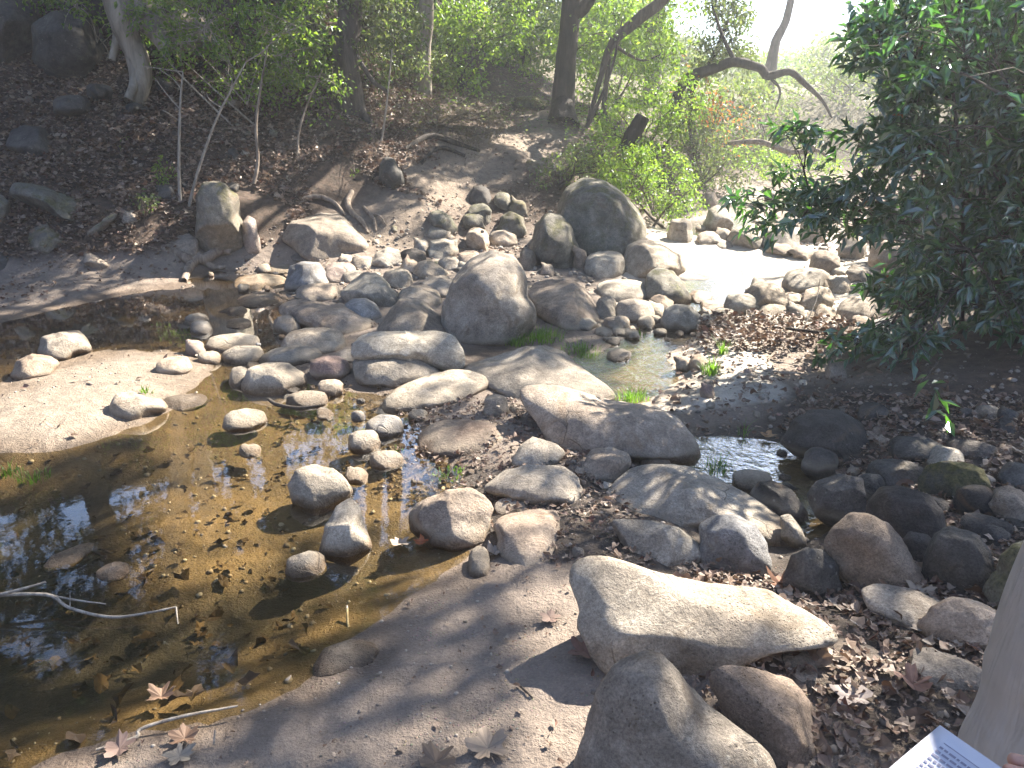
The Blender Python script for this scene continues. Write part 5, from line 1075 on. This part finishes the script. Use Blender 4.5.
bankc = lambda x, y, z, px, py: offpath(x, y) & (fbm_grid(x, y, 2.2, 3, 8) > -.45) & (z > .2) & (px > -60) & (px < 440) & (py < 275) & (py > -30)
scatter('leaf_litter', 26000, (-9, 0), (6.5, 13.5), bankc, (.03, .085), L['litter'], G4, lift=.04, tilt=.9)
rp_ = [(690,560),(640,625),(740,640),(600,768),(1100,900),(1500,500),(1400,400),(800,395),(770,440),(840,500),(830,590)]
scatter('leaf_litter', 13000, (.2, 4.5), (1.0, 5.2), lambda x, y, z, px, py: in_poly(px, py, rp_) & (z > .02), (.012, .05), L['litter'], G4, lift=.012)
scatter('leaf_litter', 600, (.2, 4.5), (1.0, 5.2), lambda x, y, z, px, py: in_poly(px, py, rp_) & (z > .02), (.04, .08), L['litter'], G4, lift=.02, tilt=.6)
mid_ = [(400,400),(520,400),(640,470),(640,520),(700,570),(560,570),(470,520),(380,490)]
scatter('leaf_litter', 3200, (-1, 1.2), (2, 5), lambda x, y, z, px, py: in_poly(px, py, mid_), (.01, .045), L['litter'], G4, lift=.012)
spit = [(640,350),(840,330),(960,380),(900,440),(700,440),(640,400)]
scatter('leaf_litter', 1500, (.5, 3.5), (3.2, 7), lambda x, y, z, px, py: in_poly(px, py, spit) & (z > .0), (.015, .06), L['litter'], G4, lift=.02)
mound = [(695,345),(700,325),(740,322),(850,330),(860,352),(780,350),(720,352)]
scatter('leaf_litter', 2600, (.8, 3.2), (4.5, 7), lambda x, y, z, px, py: in_poly(px, py, mound), (.03, .07), L['litter'], G4, zoff=.0, lift=.11, tilt=.8)
scatter('leaf_litter', 420, (-2.2, 1), (1, 4), lambda x, y, z, px, py: (z > .01) & (z < .14) & (px < 640) & (py > 560), (.008, .03), L['litter'], G4, lift=.004)
scatter('leaf_litter', 2400, (-.8, 2.2), (8, 14), lambda x, y, z, px, py: offpath(x, y) & (px > 400) & (px < 620) & (py < 260), (.02, .06), L['litter'], G4)
scatter('leaf_litter', 1500, (-4.6, -.5), (5, 8), lambda x, y, z, px, py: (z > .03) & (py < 330) & (px < 380), (.015, .05), L['litter'], G4)
scatter('leaf_litter', 1600, (0, 5), (8, 15), lambda x, y, z, px, py: (z > .1) & (px > 560) & (px < 1000), (.03, .08), L['litter'], G4)
scatter('sunken_leaves', 900, (-4, .1), (1.2, 5.5), lambda x, y, z, px, py: (z < -.012) & (fbm_grid(x, y, 2.5, 2, 4) > -.25), (.02, .07), L['sunk'], G4, zoff=.004, lift=.02)
scatter('sunken_leaves', 350, (-4, .1), (1.2, 5.5), lambda x, y, z, px, py: (z < -.012) & (py > 560) & (px < 330), (.04, .10), L['sunk'], G4, zoff=.006, lift=.04)
scatter('sunken_leaves', 350, (-1.6, .2), (2.8, 5), lambda x, y, z, px, py: (z < .01) & (px > 340) & (px < 500) & (py < 510) & (py > 380), (.02, .06), L['sunk'], G4, zoff=.004, lift=.02)
scatter('ground_cover', 5200, (0.3, 3.6), (8.5, 15), lambda x, y, z, px, py: (z > .22) & (px > 565) & (px < 800) & (py > 110), (.03, .07), L['bright'], G4, zoff=.02, lift=.16, tilt=.9, wr=.5)
scatter('ground_cover', 4200, (-4, 1), (10, 18), lambda x, y, z, px, py: (z > 1.1) & (px > 330) & (px < 560), (.03, .07), L['olive'], G4, zoff=.02, lift=.2, tilt=.9, wr=.5)
scatter('leaf_litter', 90, (-5, -1), (3, 6.5), lambda x, y, z, px, py: (z > .0) & (px < 260) & (py > 335) & (py < 470), (.02, .06), L['litter'], G4, lift=.006)
def gravel(name, n, xr, yr, cond, sz, mat, rng):
    x = rng.uniform(*xr, n * 4); y = rng.uniform(*yr, n * 4); z = ground(x, y); q = project(np.stack([x, y, z], -1)); ok = cond(x, y, z, q[0], q[1]); x, y, z = x[ok][:n], y[ok][:n], z[ok][:n]; m = len(x)
    Vi, Fi = ico(1); s_ = sz[0] + (sz[1] - sz[0]) * rng.random(m) ** 3
    V = Vi[None] * (s_[:, None] * rng.uniform(.7, 1.25, (m, 3)) * [1, 1, .7])[:, None] * (1 + .18 * rng.normal(size=(m, len(Vi), 1))) + np.stack([x, y, z + s_ * .2], -1)[:, None]
    F = (np.arange(m)[:, None, None] * len(Vi) + Fi[None]).reshape(-1, 3); o = link(name, fast_mesh(name, V.reshape(-1, 3), F, True), mat); tag(o, kind='stuff')
Mg = Mat('gravel_stone'); r_ = Mg.n('NewGeometry').outputs['Random Per Island']; cg = Mg.ramp(r_, [(0, (.12, .1, .085)), (.3, (.25, .21, .175)), (.6, (.36, .32, .27)), (.85, (.2, .15, .11)), (1, (.48, .44, .38))]); Mg.principled(Base_Color=cg, Roughness=.85)
gravel('gravel', 2400, (-4.2, 1.0), (1, 6.5), lambda x, y, z, px, py: (z > -.01) & (z < .2) & (fbm_grid(x, y, 3.5, 3, 17) > -.05), (.0015, .0075), Mg.m, G4)
gravel('gravel', 4500, (.2, 4.5), (1.2, 7), lambda x, y, z, px, py: (z > .0) & (z < .5), (.002, .016), Mg.m, G4)
gravel('gravel', 3500, (-3, 5), (6.5, 11), lambda x, y, z, px, py: (z > .0) & (z < .35) & ~in_poly(px, py, [(630,228),(800,228),(800,285),(640,290)]), (.004, .03), Mg.m, G4)
gravel('gravel', 500, (-1.5, .6), (8.5, 13), lambda x, y, z, px, py: ~offpath(x, y), (.004, .016), Mg.m, G4)
gravel('gravel', 1400, (-3.5, .6), (1.5, 6), lambda x, y, z, px, py: (z < -.005) & (z > -.1), (.003, .014), Mg.m, G4)
def tuft(label, px, py, n, h, spread, mat='grass', water=False, name='grass_tuft', cat='grass', wd=.006, seed=0):
    rng = np.random.default_rng(seed + int(px)); p0 = hit(px, py, water=water); V, F = [], []; k = 0
    for _ in range(n):
        a = rng.uniform(0, 6.283); r_ = spread * rng.random() ** .7; b = np.array([p0[0] + r_ * math.cos(a), p0[1] + r_ * math.sin(a) * .8, 0]); b[2] = max(float(ground(b[0], b[1])), -.02 if water else -1)
        d = np.array([math.cos(a) * .6 + rng.normal() * .3, math.sin(a) * .6 + rng.normal() * .3, 0]); hh = h * rng.uniform(.5, 1.15); s = np.array([-d[1], d[0], 0]); s /= np.linalg.norm(s) + 1e-6
        for i in range(4):
            t = i / 3; c = b + np.array([0, 0, hh * (t - .28 * t * t * rng.uniform(.6, 1.3))]) + d * hh * .6 * t * t; w_ = wd * (1 - t * .85); V += [c - s * w_ * .5, c + s * w_ * .5]
        for i in range(3): F.append([k + 2 * i, k + 2 * i + 1, k + 2 * i + 3, k + 2 * i + 2])
        k += 8
    V = np.array(V) - p0; o = link(name, fast_mesh(name, V, F), L[mat], None, p0); return tag(o, label, cat)
tuft('spreading green grass clump below the tall egg-shaped boulder', 540, 340, 260, .10, .17, seed=1)
tuft('green grass edge trailing towards the creek beside yellowish stones', 582, 352, 170, .07, .14, seed=2)
tuft('thin green grass between the blocky boulder and the creek', 515, 345, 90, .10, .07, seed=3)
tuft('brightest grass tuft, larger of two on the sunny spit', 712, 374, 90, .13, .06, seed=4)
tuft('bright grass tuft, smaller of two behind the larger on the spit', 722, 354, 45, .13, .035, seed=5)
tuft('small green tuft at the riffle lip', 640, 336, 30, .06, .05, seed=6)
tuft('wet grassy weed trailing in the right-hand creek beside the slab', 632, 398, 120, .09, .11, 'grass', True, seed=7)
tuft('pale green waterweed at the picture edge of the sand bar', 6, 470, 50, .06, .08, 'grass', True, seed=8)
tuft('pale green waterweed below the lit sand bar', 32, 476, 60, .06, .08, 'grass', True, seed=9)
tuft('green weed growing in the wet gap beside the mud-covered stone', 448, 474, 60, .03, .09, 'grass', True, seed=10, wd=.012)
tuft('small green weed beside the half-sunk grey stone', 400, 448, 30, .03, .04, 'grass', True, seed=11, wd=.012)
tuft('weed drowned in shallow water beside the two-lobed stone', 145, 392, 30, .04, .05, 'grass', True, seed=12)
tuft('dark green grass at the dark pool edge', 716, 468, 60, .08, .07, 'grass', True, seed=13)
tuft('dry weedy tuft sprouting on the shaded mud', 744, 436, 14, .12, .03, 'grass', seed=14, wd=.004)
# ------------------------------------------------------------------ single fallen leaves one can point at
def fallen(label, px, py, size, col, rot, curl=.25, water=False, dz=.012, stem=True, lift=None):
    p = hit(px, py, water=water).copy() if lift is None else atZ(px, py, lift); 
    if lift is None: p[2] = max(float(ground(p[0], p[1])), 0 if water else -9)
    p[2] += dz
    r = np.random.default_rng(int(px * 7 + py)); V = [np.array([0, 0, 0.])]; n = 30
    for i in range(n):
        a = -math.pi / 2 + (i / n) * 2 * math.pi; lobe = abs(math.cos((a - math.pi / 2) * 2.5)); R0 = size * .5 * (.62 + .38 * lobe ** 1.2) * (1 + .12 * r.normal())
        if abs(a + math.pi / 2) < .35: R0 *= .55
        V.append(np.array([R0 * math.cos(a), R0 * math.sin(a), curl * R0 * (.5 + .5 * math.sin(a * 3 + r.random())) + .35 * curl * size * (R0 / size) ** 2 * 4]))
    F = [[0, i + 1, (i + 1) % n + 1] for i in range(n)]
    V = np.array(V); ca_, sa_ = math.cos(rot), math.sin(rot); V[:, :2] = V[:, :2] @ np.array([[ca_, sa_], [-sa_, ca_]])
    M_ = Mat('fallen_leaf_' + str(int(px))); v = M_.n('TexCoord').outputs['Object']; c = M_.mix(M_.noise(v, 60, 4), tuple(x * .4 for x in col), tuple(min(1, x * .85) for x in col)); M_.principled(Base_Color=c, Roughness=.7)
    e = empty('fallen_leaf', p, label, 'leaf'); link('blade', fast_mesh('blade', V, F), M_.m, e)
    if stem:
        mb = MB(); d = np.array([math.cos(rot - math.pi / 2), math.sin(rot - math.pi / 2), 0]); mb.tube(curve([np.zeros(3), d * size * .3 + [0, 0, .004], d * size * .55 + [0, 0, .01]], 6), np.linspace(.0012, .0008, 6), 5); mb.build('leaf_stem', B['root'], e)
    return e
fallen('pale curled leaf floating beside an orange one at the slanting wet rock', 400, 546, .075, (.42, .33, .25), .4, water=True)
fallen('orange-red leaf floating beside the pale curled one', 421, 545, .06, (.42, .12, .04), 1.2, water=True)
fallen('large lobed leaf on the mud at the bottom edge', 488, 752, .115, (.36, .28, .21), .3)
fallen('lobed brown leaf, half of it cut by the bottom edge', 436, 766, .10, (.22, .15, .1), 1.8)
fallen('pinkish dry leaf in the mud shade short of the big sunlit slab', 550, 621, .07, (.35, .24, .19), 1.1, .15)
fallen('reddish leaf lying against the foot of the big sunlit slab', 584, 655, .10, (.36, .2, .15), 2.0)
fallen('yellow-brown leaf lying on the shaded mud by the dark pool', 768, 438, .09, (.5, .3, .15), .8)
fallen('tan leaf curled on the mud beside the small upright muddy stone', 494, 556, .07, (.42, .34, .27), -.5, .5)
fallen('brown leaf lying on the litter under the pale dome-shaped boulder', 892, 590, .10, (.3, .18, .11), .5, .4)
fallen('buff leaf lying on the litter beside the darker brown one', 918, 594, .09, (.5, .4, .3), 1.9, .3)
fallen('rusty leaf between the round bluish and the dark greyish stones', 783, 590, .11, (.32, .15, .08), 2.2, .5)
fallen('large pale leaf on the slate-blue banded boulder side', 912, 566, .10, (.5, .42, .33), 3.0, .3)
fallen('brown crisp leaf on the near litter slope', 912, 688, .10, (.36, .2, .14), 1.0, .5)
fallen('grey lobed leaf flat on the near litter slope', 850, 700, .11, (.34, .28, .25), 2.4, .2)
fallen('brown leaf soaking at the pool shore', 162, 700, .08, (.25, .15, .09), 2.4, .4, water=True)
fallen('dull pink leaf at the corner of the near shore', 120, 752, .085, (.24, .16, .13), 1.4, .3)
fallen('dark brown leaf on the near shore below the bent stick', 185, 742, .08, (.22, .13, .08), .2, .3)
fallen('pale lobed leaf below the dark brown one on the near shore', 180, 760, .08, (.33, .28, .22), 2.9, .2)
# ------------------------------------------------------------------ the person with the printed sheet
def skinmat(name, col, rough=.6, fold=False):
    M = Mat(name); v = M.n('TexCoord').outputs['Object']
    n1 = M.noise(v, 30, 4); c = M.mix(n1, tuple(x * .85 for x in col), tuple(min(1, x * 1.1) for x in col))
    if fold:
        mp = M.n('Mapping', i_Scale=(1, 1, .22)); M.set(mp.inputs[0], v); f = M.noise(mp.outputs[0], 22, 3, .5, .6)
        wv = M.noise(v, 900, 2); h = M.math('ADD', f, M.math('MULTIPLY', wv, .08)); M.principled(Base_Color=c, Roughness=.92, Normal=M.bump(h, 1.0, .04))
    else: M.principled(Base_Color=c, Roughness=rough, Subsurface_Weight=.08)
    return M.m
def skinned(name, verts, edges, radii, mat, parent, sub=2, root=0):
    me = bpy.data.meshes.new(name); me.from_pydata([tuple(v) for v in verts], edges, []); me.update()
    o = link(name, me, mat, parent); md = o.modifiers.new('skin', 'SKIN'); md.use_smooth_shade = True
    for i, r_ in enumerate(radii):
        sv = me.skin_vertices[0].data[i]; sv.radius = (r_, r_) if not isinstance(r_, tuple) else r_; sv.use_root = (i == root)
    ss = o.modifiers.new('sub', 'SUBSURF'); ss.levels = sub; ss.render_levels = sub
    return o
SHX = -.045
px0 = np.array([1.0 + SHX, .93, float(ground(1.0, .93))])
per_ = empty('person', px0, 'person in grey trousers standing at the edge of the picture holding a printed sheet', 'person')
o_ = px0
def W_(x, y, z): return np.array([x + SHX, y, z]) - o_
gz0 = float(ground(.9, .95))
Vb = [W_(1.0, .93, .96), W_(1.0, .93, 1.12), W_(1.0, .93, 1.34), W_(1.0, .94, 1.48), W_(1.0, .955, 1.56), W_(.985, .98, 1.66), W_(.98, .985, 1.76),   # 0-6 pelvis spine neck head
      W_(.90, .95, .88), W_(.87, .98, .50), W_(.87, .95, .10 + gz0), W_(.86, 1.08, .04 + gz0), W_(.855, 1.16, .03 + gz0),   # 7-11 near leg
      W_(1.10, .93, .88), W_(1.12, .95, .50), W_(1.13, .90, .10 + gz0), W_(1.15, 1.03, .04 + gz0), W_(1.155, 1.11, .03 + gz0),   # 12-16
      W_(.82, .93, 1.40), W_(.74, .77, 1.15), W_(.64, .61, 1.03), W_(.60, .56, 1.015),   # 17 shoulder 18 elbow 19 wrist 20 palm
      W_(1.18, .93, 1.40), W_(1.22, .90, 1.12), W_(1.20, .90, .88), W_(1.20, .91, .82)]
Eb = [(0, 1), (1, 2), (2, 3), (3, 4), (4, 5), (5, 6), (0, 7), (7, 8), (8, 9), (9, 10), (10, 11), (0, 12), (12, 13), (13, 14), (14, 15), (15, 16), (3, 17), (17, 18), (18, 19), (19, 20), (3, 21), (21, 22), (22, 23), (23, 24)]
Rb = [.14, .12, .14, .07, .052, .085, .075, .085, .055, .04, .035, .028, .085, .055, .04, .035, .028, .055, .042, .026, .03, .055, .042, .027, .03]
# fingers of the holding hand: over the sheet, and the thumb on top
k = len(Vb); palm = 20
for j, (sx_, sy_) in enumerate([(.0, .028), (-.012, .012), (-.018, -.006), (-.016, -.022)]):
    b0 = Vb[20] + [-.018 + sx_ * .3, sy_, -.004]; ln_ = [.026, .03, .028, .021][j]; d = np.array([-.9, .25, 0])
    q = [b0, b0 + d * ln_ + [0, 0, -.006], b0 + d * ln_ * 1.9 + [0, 0, -.010], b0 + d * ln_ * 2.6 + [0, 0, -.006]]
    Vb += q; Eb += [(palm, k), (k, k + 1), (k + 1, k + 2), (k + 2, k + 3)]; Rb += [.010, .009, .008, .0065]; k += 4
b0 = Vb[20] + [-.005, .03, .014]; q = [b0, b0 + [-.02, .018, .012], b0 + [-.045, .026, .010]]; Vb += q; Eb += [(palm, k), (k, k + 1), (k + 1, k + 2)]; Rb += [.012, .0105, .008]; k += 3
for j in range(4):
    b0 = Vb[24] + [-.004, .022 - j * .014, -.03]; Vb += [b0, b0 + [-.003, .0, -.028], b0 + [-.010, .0, -.05]]; Eb += [(24, k), (k, k + 1), (k + 1, k + 2)]; Rb += [.0095, .0085, .007]; k += 3
b0 = Vb[24] + [-.012, .03, -.008]; Vb += [b0, b0 + [-.01, .012, -.028]]; Eb += [(24, k), (k, k + 1)]; Rb += [.011, .008]
skinned('body', Vb, Eb, Rb, skinmat('skin_tone', (.52, .30, .22)), per_)
trm = skinmat('trouser_cloth', (.56, .53, .49), fold=True)
mt = MB(); zz_ = np.linspace(0, 1, 60)
def legtube(path, rads):
    P = curve(path, 60); P = P - o_; r_ = np.interp(zz_, np.linspace(0, 1, len(rads)), rads); seg = 40; th = np.arange(seg) * 2 * math.pi / seg
    fold = .0035 * np.sin(th[None, :] * 3 + P[:, 2:3] * 9) + .003 * np.sin(th[None, :] * 7 - P[:, 2:3] * 14 + 1) + .0035 * np.sin(P[:, 2:3] * 38 + 2 * np.sin(th[None, :])) * (np.abs(P[:, 2:3] - .45) < .2)
    rr_ = r_[:, None] + fold; V = np.stack([P[:, 0:1] + rr_ * np.cos(th), P[:, 1:2] + rr_ * np.sin(th), np.repeat(P[:, 2:3], seg, 1)], -1).reshape(-1, 3)
    i = np.arange(59)[:, None] * seg; j = np.arange(seg)[None]; j2 = (j + 1) % seg; mt.add(V, np.stack([i + j, i + j2, i + seg + j2, i + seg + j], -1).reshape(-1, 4))
legtube([(.88, .945, 1.02), (.848, .955, .80), (.83, .97, .55), (.832, .965, .30), (.835, .945, .06 + gz0)], [.15, .132, .125, .105, .10])
legtube([(1.04, .945, 1.02), (1.07, .95, .80), (1.085, .955, .55), (1.09, .94, .30), (1.095, .915, .06 + gz0)], [.15, .128, .108, .098, .10])
mt.build('trousers', trm, per_)
ms = MB(); sp0 = curve([(.75, .90, 1.0), (.742, .90, .80), (.735, .93, .55), (.752, .94, .30), (.755, .93, .10 + gz0)], 40) - o_ + [SHX * 0, 0, 0]; ms.tube(sp0 + [-.008, 0, 0], .0022, 5); ms.build('seam', trm, per_)
Vs = [W_(1.0, .93, 1.02), W_(1.0, .93, 1.2), W_(1.0, .93, 1.36), W_(1.0, .94, 1.46), W_(.82, .93, 1.40), W_(.755, .82, 1.20), W_(1.18, .93, 1.40), W_(1.22, .90, 1.16)]
skinned('shirt', Vs, [(0, 1), (1, 2), (2, 3), (3, 4), (4, 5), (3, 6), (6, 7)], [.165, .155, .165, .085, .075, .06, .075, .06], skinmat('shirt_cloth', (.12, .16, .22), fold=True), per_)
Vh = [W_(.985, .96, 1.72), W_(.98, .95, 1.80), W_(.985, .91, 1.68)]
skinned('hair', Vh, [(0, 1), (0, 2)], [.095, .075, .06], skinmat('hair_brown', (.06, .04, .025)), per_)
for a, b in (([W_(.87, .93, .05 + gz0), W_(.865, 1.04, .05 + gz0), W_(.855, 1.17, .04 + gz0)]), 0), (([W_(1.13, .88, .05 + gz0), W_(1.145, .99, .05 + gz0), W_(1.155, 1.12, .04 + gz0)]), 0):
    skinned('shoe', a, [(0, 1), (1, 2)], [.052, .05, .045], skinmat('shoe_leather', (.05, .04, .035)), per_, 2)
# sheet
Ac = atZ(940, 725, 1.03); e1 = np.array([.42, -.90, .06]); e1 /= np.linalg.norm(e1); e2 = np.array([-.78, -.50, -.36]); e2 = e2 - e1 * (e1 @ e2); e2 /= np.linalg.norm(e2); nn_ = np.cross(e2, e1); nn_ = nn_ if nn_[2] > 0 else -nn_
# thin folded stack: a real thickness and a slight bow
Lx, Ly = .17, .22; nu, nv_ = 12, 12; V = []; 
for s_ in (0, -.0015):
    for i in range(nu + 1):
        for j in range(nv_ + 1):
            u, v = i / nu, j / nv_; V.append(e1 * u * Lx + e2 * v * Ly + nn_ * (s_ + .002 * math.sin(math.pi * v) * (1 - u * .4)))
F = []; w1 = nv_ + 1; off_ = (nu + 1) * w1
for i in range(nu):
    for j in range(nv_):
        a = i * w1 + j; F.append([a, a + w1, a + w1 + 1, a + 1]); F.append([off_ + a, off_ + a + 1, off_ + a + w1 + 1, off_ + a + w1])
for i in range(nu): F.append([i * w1, off_ + i * w1, off_ + (i + 1) * w1, (i + 1) * w1]); F.append([i * w1 + nv_, (i + 1) * w1 + nv_, off_ + (i + 1) * w1 + nv_, off_ + i * w1 + nv_])
for j in range(nv_): F.append([j, j + 1, off_ + j + 1, off_ + j]); F.append([nu * w1 + j, off_ + nu * w1 + j, off_ + nu * w1 + j + 1, nu * w1 + j + 1])
pe = empty('printed_sheet', Ac, 'white printed sheet held in front of the grey trousers', 'paper')
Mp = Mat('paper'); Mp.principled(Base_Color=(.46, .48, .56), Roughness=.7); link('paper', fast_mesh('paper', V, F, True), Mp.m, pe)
V, F = [], []; k = 0; rt = np.random.default_rng(2)
for row in range(37):
    v0 = .085 + row * .024; u = .13
    if v0 > .95: break
    cols_ = [(0.09, .30), (.34, .50), (.54, .70), (.74, .92)]
    for (c0, c1) in cols_:
        u = c0
        while u < c1 - .02:
            wl = min(rt.uniform(.012, .045), c1 - u)
            for (uu, vv) in ((u, v0), (u + wl, v0), (u + wl, v0 + .0105), (u, v0 + .0105)):
                V.append(e1 * uu * Lx + e2 * vv * Ly + nn_ * (.0006 + .002 * math.sin(math.pi * vv) * (1 - uu * .4)))
            F.append([k, k + 1, k + 2, k + 3]); k += 4; u += wl + .008
    if row == 0:
        for (uu, vv) in ((.09, .062), (.94, .062), (.94, .066), (.09, .066)): V.append(e1 * uu * Lx + e2 * vv * Ly + nn_ * (.0008 + .002 * math.sin(math.pi * vv) * (1 - uu * .4)))
        F.append([k, k + 1, k + 2, k + 3]); k += 4
Mi = Mat('print_ink'); Mi.principled(Base_Color=(.2, .2, .27), Roughness=.8); link('print', fast_mesh('print', V, F), Mi.m, pe)
# ------------------------------------------------------------------ haze: air volume added to stand in for veiling glare
if HAZE > 0:
    zt = 16.0; zb = float(ZZ.min()) - 1.0; x0_, x1_, y0_, y1_ = -121, 121, -41, 151
    allz = max([(o.matrix_world @ Vector(c)).z for o in SC.objects if o.type == 'MESH' for c in o.bound_box]); zt = max(float(ZZ.max()), allz) + 1
    V = [(x, y, z) for z in (zb, zt) for y in (y0_, y1_) for x in (x0_, x1_)]; F = [[0, 2, 3, 1], [4, 5, 7, 6], [0, 1, 5, 4], [2, 6, 7, 3], [0, 4, 6, 2], [1, 3, 7, 5]]
    Mh = Mat('haze_glare'); vp = Mh.n('VolumePrincipled'); vp.inputs['Color'].default_value = (.92, .95, 1, 1); vp.inputs['Density'].default_value = HAZE; vp.inputs['Anisotropy'].default_value = .55
    Mh.t.links.new(vp.outputs[0], Mh.out.inputs['Volume']); ho = link('haze', fast_mesh('haze', V, F), Mh.m); tag(ho, kind='stuff')
